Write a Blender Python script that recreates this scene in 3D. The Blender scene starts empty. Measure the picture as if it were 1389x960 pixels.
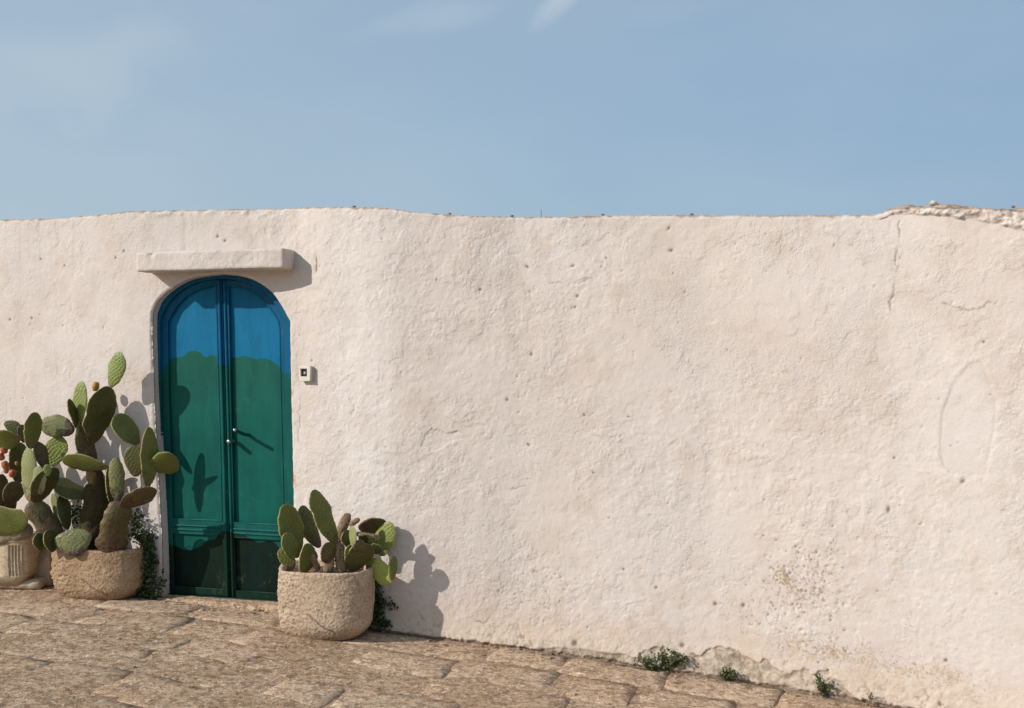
import bpy, bmesh, math, random
import numpy as np
from mathutils import Vector, Matrix
random.seed(7)
RNG = np.random.default_rng(7)
scene = bpy.context.scene
R = math.radians

# ------------------------------------------------------------------ camera
F, CX, HZ, EYE = 1372.0, 694.5, 491.0, 1.6          # photo pixels, metres
cam_d = bpy.data.cameras.new("camera")
cam = bpy.data.objects.new("camera", cam_d)
scene.collection.objects.link(cam)
cam.location = (0, 0, EYE)
cam.rotation_euler = (R(90), 0, 0)
cam_d.sensor_width = 36
cam_d.lens = 36 * F / 1389
cam_d.shift_y = 11 / 1389
cam_d.clip_end = 3000
scene.camera = cam

# ------------------------------------------------------------------ light
SUN_AZ, SUN_EL = R(66), R(29)                        # azimuth left of the view axis, behind the camera
world = bpy.data.worlds.new("World")
scene.world = world
world.use_nodes = True
wn, wl = world.node_tree.nodes, world.node_tree.links
wn.clear()
w_out = wn.new("ShaderNodeOutputWorld")
w_bg = wn.new("ShaderNodeBackground")
w_bg.inputs[1].default_value = 0.145
sky = wn.new("ShaderNodeTexSky")
sky.sky_type = 'NISHITA'
sky.sun_disc = False
sky.sun_elevation = SUN_EL
sky.sun_rotation = math.pi + SUN_AZ
sky.altitude = 0
sky.air_density = 1.1
sky.dust_density = 2.2
sky.ozone_density = 2.0
# thin high cloud: soft noise on the direction of view, plus two streaks of cirrus
tc = wn.new("ShaderNodeTexCoord")
def wmath(op, a, b=None, clamp=False):
    n = wn.new("ShaderNodeMath"); n.operation = op; n.use_clamp = clamp
    for i, v in enumerate((a, b)):
        if v is None: continue
        if isinstance(v, (int, float)): n.inputs[i].default_value = v
        else: wl.new(v, n.inputs[i])
    return n.outputs[0]
sep = wn.new("ShaderNodeSeparateXYZ"); wl.new(tc.outputs["Generated"], sep.inputs[0])
mp = wn.new("ShaderNodeMapping"); mp.inputs["Scale"].default_value = (2.2, 2.2, 5.5)
mp.inputs["Rotation"].default_value = (0, R(24), 0)
wl.new(tc.outputs["Generated"], mp.inputs[0])
nz = wn.new("ShaderNodeTexNoise"); nz.inputs["Scale"].default_value = 1.3
nz.inputs["Detail"].default_value = 7; nz.inputs["Roughness"].default_value = 0.52
wl.new(mp.outputs[0], nz.inputs["Vector"])
veil = wmath('MULTIPLY', wmath('SUBTRACT', nz.outputs[0], 0.40, True), 1.3, True)
left = wmath('MULTIPLY', wmath('SUBTRACT', 0.35, sep.outputs[0], True), 0.62, True)
veil2 = wmath('ADD', wmath('MULTIPLY', veil, 0.35), wmath('MULTIPLY', left, 0.55), True)
def streak(px, py, ang, la, lb, amt):
    """a wisp of cirrus round one direction of the sky: ellipse times fibrous noise"""
    d = Vector(((px - CX) / F, 1.0, (HZ - py) / F)).normalized()
    ux = Vector((math.cos(ang), 0, math.sin(ang))); uz = Vector((-math.sin(ang), 0, math.cos(ang)))
    acc = None
    sub = wn.new("ShaderNodeVectorMath"); sub.operation = 'SUBTRACT'
    wl.new(tc.outputs["Generated"], sub.inputs[0]); sub.inputs[1].default_value = d
    wa = wn.new("ShaderNodeTexNoise"); wa.inputs["Scale"].default_value = 14; wa.inputs["Detail"].default_value = 5
    wl.new(tc.outputs["Generated"], wa.inputs["Vector"])
    for u, l, k in ((ux, la, 0.5), (uz, lb, 0.9)):
        dn = wn.new("ShaderNodeVectorMath"); dn.operation = 'DOT_PRODUCT'
        wl.new(sub.outputs[0], dn.inputs[0]); dn.inputs[1].default_value = u / l
        q = wmath('ADD', dn.outputs["Value"], wmath('MULTIPLY', wmath('SUBTRACT', wa.outputs[0], 0.5), k * 2.2))
        q = wmath('MULTIPLY', q, q)
        acc = q if acc is None else wmath('ADD', acc, q)
    return wmath('MULTIPLY', wmath('POWER', wmath('SUBTRACT', 1.0, acc, True), 1.8), amt)
s1 = streak(752, 16, R(38), 0.042, 0.013, 0.34)
s2 = streak(575, 34, R(8), 0.075, 0.020, 0.16)
s3 = streak(110, 90, R(20), 0.13, 0.05, 0.16)
s4 = streak(910, 12, R(5), 0.06, 0.014, 0.08)
tot = wmath('ADD', wmath('ADD', wmath('ADD', s1, s2), wmath('ADD', s3, s4)), veil2, True)
def wmix(f, a, b, blend='MIX'):
    n = wn.new("ShaderNodeMix"); n.data_type = 'RGBA'; n.blend_type = blend
    for k_, v_ in ((0, f), (6, a), (7, b)):
        if isinstance(v_, bpy.types.NodeSocket): wl.new(v_, n.inputs[k_])
        else: n.inputs[k_].default_value = (*v_, 1) if isinstance(v_, tuple) else v_
    return n.outputs[2]
base = wmix(0.62, wmix(1.0, sky.outputs[0], (0.90, 0.95, 1.0), 'MULTIPLY'), (2.25, 3.25, 4.22))   # thin even summer haze over the blue
base = wmix(wmath('MULTIPLY', wmath('ADD', sep.outputs[0], 0.05, True), 0.95, True), base, (1.80, 2.60, 3.62))
w_col = wmix(tot, base, (4.1, 4.6, 4.9))
wl.new(w_col, w_bg.inputs[0]); wl.new(w_bg.outputs[0], w_out.inputs[0])

sun_d = bpy.data.lights.new("sun", 'SUN')
sun_d.energy = 4.25
sun_d.angle = R(0.5)
sun_d.color = (1.0, 0.925, 0.845)
sun = bpy.data.objects.new("sun", sun_d)
scene.collection.objects.link(sun)
LDIR = Vector((math.sin(SUN_AZ) * math.cos(SUN_EL), math.cos(SUN_AZ) * math.cos(SUN_EL), -math.sin(SUN_EL)))
sun.rotation_euler = LDIR.to_track_quat('-Z', 'Y').to_euler()
sun.location = -LDIR * 30
scene.view_settings.view_transform = 'Standard'
scene.view_settings.look = 'None'
scene.view_settings.gamma = 1
scene.view_settings.exposure = 0.0
scene.cycles.max_bounces = 6

# ------------------------------------------------------------------ helpers
def link(o, parent=None, kind=None, label=None, cat=None, group=None):
    scene.collection.objects.link(o)
    if parent is not None: o.parent = parent
    if kind: o["kind"] = kind
    if label: o["label"] = label
    if cat: o["category"] = cat
    if group: o["group"] = group
    return o
def empty(name, loc, label=None, cat=None, group=None, kind=None, rotz=0, parent=None):
    o = bpy.data.objects.new(name, None)
    o.location = loc; o.rotation_euler = (0, 0, rotz); o.empty_display_size = 0.1
    return link(o, parent, kind, label, cat, group)
def mesh_np(name, co, quads=None, tris=None, smooth=True, attrs=None):
    me = bpy.data.meshes.new(name)
    co = np.asarray(co, dtype=np.float32)
    q = np.zeros((0, 4), int) if quads is None else np.asarray(quads, dtype=np.int32)
    t = np.zeros((0, 3), int) if tris is None or len(tris) == 0 else np.asarray(tris, dtype=np.int32)
    me.vertices.add(len(co)); me.vertices.foreach_set("co", co.ravel())
    nl = q.size + t.size
    me.loops.add(nl)
    me.loops.foreach_set("vertex_index", np.concatenate([q.ravel(), t.ravel()]).astype(np.int32))
    n = len(q) + len(t)
    me.polygons.add(n)
    st = np.concatenate([np.arange(len(q)) * 4, len(q) * 4 + np.arange(len(t)) * 3]).astype(np.int32)
    me.polygons.foreach_set("loop_start", st)
    me.update(calc_edges=True); me.validate()
    me.polygons.foreach_set("use_smooth", np.full(len(me.polygons), smooth))
    if attrs:
        for k, v in attrs.items():
            a = me.attributes.new(k, 'FLOAT', 'POINT')
            a.data.foreach_set("value", np.asarray(v, dtype=np.float32))
    return me
def add(name, me, mat, parent=None, kind=None, label=None, cat=None, group=None, matrix=None):
    o = bpy.data.objects.new(name, me)
    if mat is not None:
        me.materials.clear(); me.materials.append(mat)
    if matrix is not None: o.matrix_basis = matrix
    return link(o, parent, kind, label, cat, group)
def grid_quads(nu, nv, wrap=False):
    """vertex index = i*nv + j"""
    i = np.arange(nu if wrap else nu - 1)[:, None]; j = np.arange(nv - 1)[None, :]
    i2 = (i + 1) % nu
    a = i * nv + j; b = i2 * nv + j; c = i2 * nv + j + 1; d = i * nv + j + 1
    return np.stack([a, b, c, d], -1).reshape(-1, 4)

# value-gradient noise in numpy (2-D and 3-D lattice)
_perm = RNG.permutation(4096)
def _h(ix, iy, iz):
    return _perm[(_perm[(_perm[ix & 4095] + iy) & 4095] + iz) & 4095] / 4095.0
def vnoise(x, y, z=0.0, seed=0):
    x = np.asarray(x, float); y = np.asarray(y, float); z = np.broadcast_to(np.asarray(z, float), np.broadcast(x, y).shape)
    ix = np.floor(x).astype(int); iy = np.floor(y).astype(int); iz = np.floor(z).astype(int)
    fx, fy, fz = x - ix, y - iy, z - iz
    fx = fx * fx * fx * (fx * (fx * 6 - 15) + 10); fy = fy * fy * fy * (fy * (fy * 6 - 15) + 10); fz = fz * fz * (3 - 2 * fz)
    ix = ix + seed * 131; iy = iy + seed * 57
    def L(a, b, t): return a + (b - a) * t
    r0 = L(L(_h(ix, iy, iz), _h(ix + 1, iy, iz), fx), L(_h(ix, iy + 1, iz), _h(ix + 1, iy + 1, iz), fx), fy)
    r1 = L(L(_h(ix, iy, iz + 1), _h(ix + 1, iy, iz + 1), fx), L(_h(ix, iy + 1, iz + 1), _h(ix + 1, iy + 1, iz + 1), fx), fy)
    return L(r0, r1, fz)
def fbm(x, y, z=0.0, oct=4, seed=0, rough=0.5):
    a, s, tot, f = 1.0, 0.0, 0.0, 1.0
    for k in range(oct):
        s = s + a * (vnoise(np.asarray(x) * f, np.asarray(y) * f, np.asarray(z) * f, seed + k) - 0.5)
        tot += a; a *= rough; f *= 2.03
    return s / tot * 2
def sstep(a, b, x):
    t = np.clip((x - a) / (b - a), 0, 1); return t * t * (3 - 2 * t)
def seg_dist(px, py, pts):
    d = np.full(np.shape(px), 1e9)
    for (ax, ay), (bx, by) in zip(pts[:-1], pts[1:]):
        vx, vy = bx - ax, by - ay
        t = np.clip(((px - ax) * vx + (py - ay) * vy) / (vx * vx + vy * vy + 1e-12), 0, 1)
        d = np.minimum(d, np.hypot(px - ax - t * vx, py - ay - t * vy))
    return d
def in_poly(px, py, pts):
    ins = np.zeros(np.shape(px), bool)
    n = len(pts)
    for i in range(n):
        x1, y1 = pts[i]; x2, y2 = pts[(i + 1) % n]
        c = ((y1 > py) != (y2 > py)) & (px < (x2 - x1) * (py - y1) / (y2 - y1 + 1e-12) + x1)
        ins ^= c
    return ins
def W(px, py, D):
    return Vector(((px - CX) / F * D, D, EYE + (HZ - py) / F * D))

# ------------------------------------------------------------------ material helper
class Mat:
    def __init__(s, name, rough=0.8, spec=0.3):
        s.m = bpy.data.materials.new(name); s.m.use_nodes = True
        s.n = s.m.node_tree.nodes; s.l = s.m.node_tree.links
        s.b = s.n["Principled BSDF"]
        s.b.inputs["Roughness"].default_value = rough
        s.b.inputs["Specular IOR Level"].default_value = spec
        s.tc = s.n.new("ShaderNodeTexCoord").outputs["Object"]
    def put(s, sock, v):
        if isinstance(v, bpy.types.NodeSocket): s.l.new(v, sock)
        elif isinstance(v, (tuple, list)) and len(v) == 3 and sock.type == 'RGBA': sock.default_value = (*v, 1)
        else: sock.default_value = v
    def math(s, op, a, b=0.0, clamp=False):
        n = s.n.new("ShaderNodeMath"); n.operation = op; n.use_clamp = clamp
        s.put(n.inputs[0], a); s.put(n.inputs[1], b); return n.outputs[0]
    def noise(s, scale, detail=4, rough=0.55, vec=None, dist=0.0, stretch=None):
        v = vec or s.tc
        if stretch:
            mp = s.n.new("ShaderNodeMapping"); mp.inputs["Scale"].default_value = stretch; s.l.new(v, mp.inputs[0]); v = mp.outputs[0]
        n = s.n.new("ShaderNodeTexNoise"); n.inputs["Scale"].default_value = scale; n.inputs["Detail"].default_value = detail
        n.inputs["Roughness"].default_value = rough; n.inputs["Distortion"].default_value = dist
        s.l.new(v, n.inputs["Vector"]); return n.outputs[0]
    def voro(s, scale, feature='F1', vec=None, out="Distance"):
        n = s.n.new("ShaderNodeTexVoronoi"); n.feature = feature; n.inputs["Scale"].default_value = scale
        s.l.new(vec or s.tc, n.inputs["Vector"]); return n.outputs[out]
    def ramp(s, v, a, b, lo=0.0, hi=1.0):
        n = s.n.new("ShaderNodeMapRange"); n.interpolation_type = 'SMOOTHSTEP'
        for i, q in enumerate((v, a, b, lo, hi)): s.put(n.inputs[i], q)
        return n.outputs[0]
    def mix(s, f, a, b, blend='MIX'):
        n = s.n.new("ShaderNodeMix"); n.data_type = 'RGBA'; n.blend_type = blend
        s.put(n.inputs[0], f); s.put(n.inputs[6], a); s.put(n.inputs[7], b); return n.outputs[2]
    def attr(s, name):
        n = s.n.new("ShaderNodeAttribute"); n.attribute_name = name; return n.outputs["Fac"]
    def rand(s):
        return s.n.new("ShaderNodeObjectInfo").outputs["Random"]
    def bump(s, h, dist=0.002, strength=1.0, prev=None):
        n = s.n.new("ShaderNodeBump"); n.inputs["Strength"].default_value = strength; n.inputs["Distance"].default_value = dist
        s.put(n.inputs["Height"], h)
        if prev is not None: s.l.new(prev, n.inputs["Normal"])
        return n.outputs[0]
    def done(s, color=None, normal=None, rough=None):
        if color is not None: s.put(s.b.inputs["Base Color"], color)
        if normal is not None: s.put(s.b.inputs["Normal"], normal)
        if rough is not None: s.put(s.b.inputs["Roughness"], rough)
        return s.m

# ------------------------------------------------------------------ plan of the wall and the ground
WX = np.array([-9.0, -5.5, -3.82, -2.67, -2.42, -1.59, -1.44, -1.25, -0.95, -0.764, -0.2, 0.05, 1.125, 2.08, 2.58, 3.5, 4.6])
WD = np.array([9.55, 8.15, 7.46, 7.00, 6.925, 6.705, 6.66, 6.545, 6.42, 6.36, 6.222, 6.172, 5.81, 5.37, 5.095, 4.55, 3.9])
_fx = np.arange(-9.0, 4.6, 0.01); _fy = np.interp(_fx, WX, WD)
_k = np.exp(-0.5 * (np.arange(-30, 31) / 5.0) ** 2); _k /= _k.sum()
_fy = np.convolve(np.pad(_fy, 30, mode='reflect', reflect_type='odd'), _k, 'valid')
_fs = np.concatenate([[0], np.cumsum(np.hypot(np.diff(_fx), np.diff(_fy)))])
def wallD(x): return np.interp(x, _fx, _fy)
def x_of_s(s): return np.interp(s, _fs, _fx)
def s_of_x(x): return np.interp(x, _fx, _fs)
def wall_n(x):
    e = 0.02
    ty = (wallD(x + e) - wallD(x - e)) / (2 * e); L = np.sqrt(1 + ty * ty)
    return ty / L, -1 / L
GX = np.array([-70, -6, -4.0, -2.7, -1.9, -1.2, -0.65, 0.0, 1.0, 2.5, 4.5, 70])
GZ = np.array([.1, .06, .035, .0, -.03, -.062, -.105, -.14, -.195, -.25, -.31, -.6])
_gx = np.arange(-8, 7, 0.02); _gz = np.interp(_gx, GX, GZ)
_gz = np.convolve(np.pad(_gz, 30, mode='edge'), _k, 'valid')
def G(x): return np.where(np.abs(x) < 6.5, np.interp(x, _gx, _gz), np.interp(x, GX, GZ))
def on_wall(px, py):
    x = (px - CX) / F * 6.3
    for _ in range(40): x = (px - CX) / F * float(wallD(x))
    D = float(wallD(x))
    return x, D, EYE + (HZ - py) / F * D
def SZ(px, py):
    x, D, z = on_wall(px, py); return float(s_of_x(x)), z
TOPPX = [(-400, 330), (-60, 300), (0, 298), (60, 297), (130, 292), (172, 287), (300, 284), (400, 282), (428, 281), (520, 282), (560, 287),
         (620, 292), (700, 294), (900, 291.5), (1100, 292), (1190, 290.5), (1210, 283), (1260, 281), (1320, 283), (1389, 286), (1500, 288)]
_ts = []; 
for p in TOPPX: _ts.append(SZ(*p))
_ts = np.array(_ts)
def top_z(s): return np.interp(s, _ts[:, 0], _ts[:, 1])

def catmull(pts, lo=1, k=4):
    """smooth the arch (points above y 445) of an outline in photo pixels"""
    out = []
    n = len(pts)
    for i in range(n):
        p1, p2 = pts[i], pts[(i + 1) % n]; out.append(p1)
        if p1[1] < 434 and p2[1] < 434 and 0 < i < n - 2 and abs(p1[0] - p2[0]) > 6:
            p0, p3 = pts[i - 1], pts[(i + 2) % n]
            if p0[1] > 445: p0 = (2 * p1[0] - p2[0], 2 * p1[1] - p2[1])
            if p3[1] > 445: p3 = (2 * p2[0] - p1[0], 2 * p2[1] - p1[1])
            for j in range(1, k):
                t = j / k
                out.append(tuple(0.5 * ((2 * b) + (-a + c) * t + (2 * a - 5 * b + 4 * c - d) * t * t + (-a + 3 * b - 3 * c + d) * t ** 3) for a, b, c, d in zip(p0, p1, p2, p3)))
    return out

# ------------------------------------------------------------------ materials
# whitewashed plaster
def plaster_mat():
    m = Mat("whitewashed_plaster", 0.92, 0.15)
    geo = m.n.new("ShaderNodeTexCoord").outputs["Object"]
    n1 = m.noise(0.9, 3); n2 = m.noise(5.5, 5, 0.6); n3 = m.noise(26, 6, 0.65); n4 = m.noise(150, 5, 0.7)
    warm = m.ramp(n1, 0.35, 0.65)
    c = m.mix(warm, (0.590, 0.528, 0.484), (0.612, 0.560, 0.522))
    # old coats showing: pinkish and grey blotches
    c = m.mix(m.math('MULTIPLY', m.ramp(n2, 0.50, 0.66), 0.42), c, (0.51, 0.435, 0.375))
    c = m.mix(m.math('MULTIPLY', m.ramp(m.noise(2.3, 6, 0.62, dist=0.6), 0.55, 0.7), 0.4), c, (0.68, 0.625, 0.58))
    c = m.mix(m.math('MULTIPLY', m.attr("white_paint_sun"), m.ramp(n2, 0.30, 0.60, 0.20, 0.75)), c, (0.675, 0.64, 0.61))  # whiter coat, partly painted-in brightness where the wall turns sunward
    # vertical run marks
    run = m.noise(3.2, 5, 0.6, stretch=(3.2, 3.2, 0.22))
    c = m.mix(m.math('MULTIPLY', m.ramp(run, 0.54, 0.72), m.math('ADD', 0.16, m.math('MULTIPLY', m.attr("under_top"), 0.60))), c, (0.47, 0.43, 0.40))
    # fine mottling
    c = m.mix(m.math('MULTIPLY', m.ramp(n3, 0.50, 0.72), 0.22), c, (0.55, 0.475, 0.41))
    # ochre lichen and grey specks where the stain attribute says so
    st = m.attr("stain")
    sp = m.ramp(m.math('ADD', n3, m.math('MULTIPLY', st, 0.10)), 0.58, 0.70)
    c = m.mix(m.math('MULTIPLY', sp, m.math('MULTIPLY', st, 0.6, True), True), c, (0.40, 0.29, 0.17))
    sp2 = m.ramp(m.math('ADD', m.noise(60, 4, 0.7), m.math('MULTIPLY', st, 0.12)), 0.62, 0.72)
    c = m.mix(m.math('MULTIPLY', sp2, m.ramp(st, 0.02, 0.4, 0.05, 0.75)), c, (0.27, 0.215, 0.165))
    # warm rising damp near the ground
    low = m.attr("low")
    c = m.mix(m.math('MULTIPLY', m.ramp(m.math('ADD', low, m.math('MULTIPLY', m.math('SUBTRACT', n2, 0.5), 0.9)), 0.45, 1.0), 0.62), c, (0.55, 0.44, 0.335))
    # bare mortar at the foot
    c = m.mix(m.math('MULTIPLY', m.attr("bare"), m.ramp(n2, 0.3, 0.6, 0.35, 1.0), True), c, m.mix(m.ramp(n3, 0.4, 0.62), (0.24, 0.185, 0.135), (0.50, 0.42, 0.33)))
    # rough earth crust near the top
    c = m.mix(m.attr("crust"), c, m.mix(m.ramp(n3, 0.42, 0.6), (0.19, 0.12, 0.07), (0.42, 0.29, 0.19)))
    # pits and cracks hold dirt
    c = m.mix(m.math('MULTIPLY', m.attr("pit"), 0.85, True), c, (0.17, 0.115, 0.08))
    c = m.mix(m.math('MULTIPLY', m.attr("rust"), m.ramp(n3, 0.4, 0.55), True), c, (0.52, 0.22, 0.09))
    n5 = m.noise(58, 6, 0.72)
    h = m.math('ADD', m.math('MULTIPLY', m.math('MULTIPLY', n5, m.ramp(m.noise(1.6, 4, 0.6), 0.38, 0.60, 0.12, 1.05)), 1.0), m.math('MULTIPLY', n4, 0.5))
    br = m.bump(h, 0.0068, 0.85)
    for sc_, lo_, dd_ in ((3.2, 0.51, 0.0022), (8, 0.56, 0.0012)):
        flk = m.ramp(m.noise(sc_, 7, 0.6), lo_, lo_ + 0.05)
        br = m.bump(m.math('MULTIPLY', flk, m.ramp(m.noise(1.7, 3), 0.38, 0.60, 0.15, 1.0)), dd_, 0.9, br)
    return m.done(c, br)
M_PLASTER = plaster_mat()

def simple(name, ca, cb, scale=12, rough=0.8, bump=0.002, spec=0.3, detail=5, bscale=60, third=None):
    m = Mat(name, rough, spec)
    c = m.mix(m.ramp(m.noise(scale, detail, 0.6), 0.38, 0.62), ca, cb)
    if third: c = m.mix(m.ramp(m.noise(scale * 3.1, 4, 0.65), 0.60, 0.70), c, third)
    nb = m.math('ADD', m.noise(bscale, 5, 0.65), m.math('MULTIPLY', m.noise(bscale * 0.25, 3), 0.6))
    return m.done(c, m.bump(nb, bump, 0.9))
M_TOP = simple("sunbaked_wall_top", (0.26, 0.185, 0.125), (0.42, 0.33, 0.25), 14, 0.95, 0.006)
M_SOIL = simple("dry_potting_soil", (0.06, 0.04, 0.028), (0.17, 0.115, 0.075), 30, 1.0, 0.006, 0.05)
M_STEP = simple("worn_threshold_stone", (0.50, 0.395, 0.29), (0.62, 0.52, 0.41), 9, 0.85, 0.003, third=(0.25, 0.18, 0.12))
M_ROCK = simple("rough_stone_block", (0.30, 0.225, 0.15), (0.44, 0.35, 0.255), 7, 0.9, 0.004)
M_PEBBLE = simple("limestone_pebble", (0.42, 0.36, 0.30), (0.62, 0.56, 0.49), 40, 0.9, 0.002)
M_GRIT = simple("ground_grit", (0.16, 0.11, 0.07), (0.42, 0.33, 0.24), 25, 0.9, 0.002)
M_DARKPEB = simple("brown_pebble", (0.10, 0.075, 0.055), (0.24, 0.18, 0.13), 40, 0.9, 0.002)
M_RUST = simple("rusty_iron", (0.08, 0.05, 0.035), (0.20, 0.10, 0.05), 60, 0.8, 0.001)

def stone_mat(name, a, b, dark, light, obj_var=0.0):
    m = Mat(name, 0.9, 0.15)
    geo = m.n.new("ShaderNodeNewGeometry").outputs["Position"]
    n1 = m.noise(2.2, 5, 0.62, geo); n2 = m.noise(24, 8, 0.72, geo, 0.3); n3 = m.noise(95, 5, 0.7, geo); n4 = m.noise(9, 7, 0.7, geo, 0.5)
    c = m.mix(m.ramp(n1, 0.38, 0.62), a, b)
    if obj_var: c = m.mix(m.math('MULTIPLY', m.rand(), obj_var), c, light)
    c = m.mix(m.math('MULTIPLY', m.ramp(n4, 0.50, 0.66), 0.60), c, dark)
    c = m.mix(m.math('MULTIPLY', m.ramp(n2, 0.49, 0.57), 0.65), c, dark)
    c = m.mix(m.math('MULTIPLY', m.ramp(m.noise(31, 7, 0.72, geo, 0.6), 0.55, 0.60), 0.8), c, light)
    c = m.mix(m.math('MULTIPLY', m.ramp(m.noise(5, 7, 0.74, geo, 0.8), 0.64, 0.69), 0.7), c, light)
    c = m.mix(m.math('MULTIPLY', m.ramp(n3, 0.54, 0.64), 0.75), c, (0.075, 0.048, 0.03))
    h = m.math('ADD', m.math('MULTIPLY', n2, 1.0), m.math('MULTIPLY', n3, 0.45))
    return m.done(c, m.bump(m.math('ADD', h, m.math('MULTIPLY', n4, 1.6)), 0.017, 1.0))
M_PAVE = stone_mat("weathered_paving_stone", (0.50, 0.34, 0.215), (0.60, 0.425, 0.285), (0.22, 0.135, 0.082), (0.82, 0.68, 0.53), 0.25)
M_BED = stone_mat("mortar_and_dust", (0.46, 0.315, 0.20), (0.54, 0.385, 0.258), (0.18, 0.11, 0.066), (0.76, 0.62, 0.48))

def pot_mat(name, a, b, dark, bumpd, cell=55):
    m = Mat(name, 0.9, 0.15)
    n1 = m.noise(5, 5, 0.6); n3 = m.noise(80, 4, 0.65)
    c = m.mix(m.ramp(n1, 0.36, 0.64), a, b)
    ch = m.voro(cell, 'F1', None); 
    c = m.mix(m.math('MULTIPLY', m.ramp(n3, 0.50, 0.62), 0.65), c, dark)
    c = m.mix(m.math('MULTIPLY', m.ramp(m.noise(11, 6, 0.7, dist=0.5), 0.54, 0.66), 0.45), c, dark)
    c = m.mix(m.math('MULTIPLY', m.attr("crackline"), 0.8, True), c, (0.07, 0.05, 0.035))
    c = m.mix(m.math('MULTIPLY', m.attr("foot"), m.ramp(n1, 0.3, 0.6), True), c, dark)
    br = m.bump(m.math('ADD', ch, n3), bumpd, 0.8)
    return m.done(c, br)
M_POT_TAN = pot_mat("tan_tufa_pot", (0.34, 0.235, 0.14), (0.42, 0.30, 0.19), (0.17, 0.105, 0.06), 0.004)
M_POT_PALE = pot_mat("pale_tufa_pot", (0.42, 0.32, 0.225), (0.50, 0.395, 0.285), (0.20, 0.135, 0.085), 0.004)
M_FLUTED = pot_mat("cream_stone_planter", (0.50, 0.40, 0.265), (0.58, 0.48, 0.345), (0.27, 0.18, 0.10), 0.0012, 90)

def pad_mat(name, ca, cb, scar, scar_amt, dot=(0.30, 0.30, 0.17), rim=(0.42, 0.38, 0.15), rough=0.5):
    m = Mat(name, rough, 0.35)
    n1 = m.noise(7, 4, 0.6); n2 = m.noise(19, 6, 0.68, dist=0.5); r = m.rand()
    c = m.mix(m.ramp(n1, 0.35, 0.65), ca, cb)
    c = m.mix(m.math('MULTIPLY', r, 0.30), c, tuple(v * q_ for v, q_ in zip(cb, (1.5, 1.2, 0.8))))
    c = m.mix(m.math('MULTIPLY', m.attr("areole"), 0.75, True), c, dot)
    c = m.mix(m.math('MULTIPLY', m.attr("rim"), 0.8, True), c, rim)  # yellowish rim, lightened to paint in a sunlit edge
    sc = m.ramp(m.math('ADD', n2, m.math('MULTIPLY', m.attr("old"), 0.30)), 0.67 - scar_amt, 0.75 - scar_amt)
    c = m.mix(sc, c, m.mix(m.ramp(m.noise(60, 3), 0.4, 0.6), scar, tuple(v * 0.45 for v in scar)))
    c = m.mix(m.math('MULTIPLY', m.ramp(m.noise(110, 2), 0.66, 0.72), 0.5), c, (0.34, 0.32, 0.22))
    br = m.bump(m.math('ADD', m.math('MULTIPLY', n2, sc), m.math('MULTIPLY', m.noise(90, 3), 0.15)), 0.003, 0.8)
    return m.done(c, br)
M_PAD = {  # the dark and lit skins paint shade and sun into the pad colour
 'green': pad_mat("pad_green_skin", (0.088, 0.108, 0.022), (0.130, 0.150, 0.034), (0.22, 0.14, 0.07), 0.035),
 'dark':  pad_mat("pad_shaded_green_skin", (0.036, 0.046, 0.010), (0.066, 0.076, 0.016), (0.12, 0.075, 0.045), 0.035, dot=(0.16, 0.16, 0.08)),
 'lit':   pad_mat("pad_sunlit_green_skin", (0.145, 0.190, 0.048), (0.20, 0.25, 0.075), (0.27, 0.21, 0.13), -0.02, dot=(0.07, 0.10, 0.03)),
 'young': pad_mat("pad_yellow_green_skin", (0.25, 0.29, 0.06), (0.31, 0.35, 0.09), (0.34, 0.28, 0.12), -0.04, dot=(0.12, 0.14, 0.03), rim=(0.34, 0.40, 0.12)),
 'worn':  pad_mat("pad_worn_skin", (0.19, 0.21, 0.085), (0.25, 0.27, 0.12), (0.25, 0.18, 0.11), 0.06),
 'brown': pad_mat("pad_browned_skin", (0.080, 0.055, 0.024), (0.085, 0.085, 0.022), (0.13, 0.070, 0.04), 0.15, rim=(0.24, 0.17, 0.09)),
 'scar':  pad_mat("pad_scarred_skin", (0.12, 0.14, 0.05), (0.18, 0.19, 0.07), (0.14, 0.09, 0.075), 0.12, rim=(0.34, 0.32, 0.14)),
}
def bark_mat(name, a, b, dark):
    m = Mat(name, 0.9, 0.1)
    n = m.noise(14, 6, 0.7, dist=0.8, stretch=(1, 1, 0.45)); n2 = m.noise(70, 4, 0.7)
    c = m.mix(m.ramp(n, 0.40, 0.60), a, b)
    c = m.mix(m.ramp(n2, 0.52, 0.66), c, dark)
    return m.done(c, m.bump(m.math('ADD', n, m.math('MULTIPLY', n2, 0.4)), 0.010, 1.0))
M_BARK = bark_mat("cactus_trunk_bark", (0.065, 0.040, 0.022), (0.060, 0.055, 0.020), (0.022, 0.014, 0.009))
M_DEAD = bark_mat("dry_dead_wood", (0.23, 0.15, 0.095), (0.38, 0.27, 0.19), (0.06, 0.035, 0.022))
M_PALEWOOD = bark_mat("pale_woody_stem", (0.30, 0.235, 0.16), (0.22, 0.20, 0.12), (0.15, 0.11, 0.075))
def plain(name, col, rough=0.6, spec=0.3, metal=0.0):
    m = Mat(name, rough, spec); m.b.inputs["Metallic"].default_value = metal
    c = m.mix(m.math('MULTIPLY', m.noise(40, 4), 0.5), col, tuple(v * 0.7 for v in col)); return m.done(c)
M_FRUIT_O = simple("orange_fruit_skin", (0.42, 0.16, 0.025), (0.30, 0.20, 0.03), 50, 0.5, 0.001)
M_FRUIT_R = simple("red_fruit_skin", (0.26, 0.05, 0.025), (0.34, 0.12, 0.03), 50, 0.5, 0.001)
def leaf_mat(name, a, b):
    m = Mat(name, 0.55, 0.3)
    c = m.mix(m.ramp(m.attr("tone"), 0, 1), a, b)
    return m.done(c)
M_IVY = leaf_mat("creeper_leaf", (0.022, 0.038, 0.014), (0.065, 0.095, 0.032))
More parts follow.
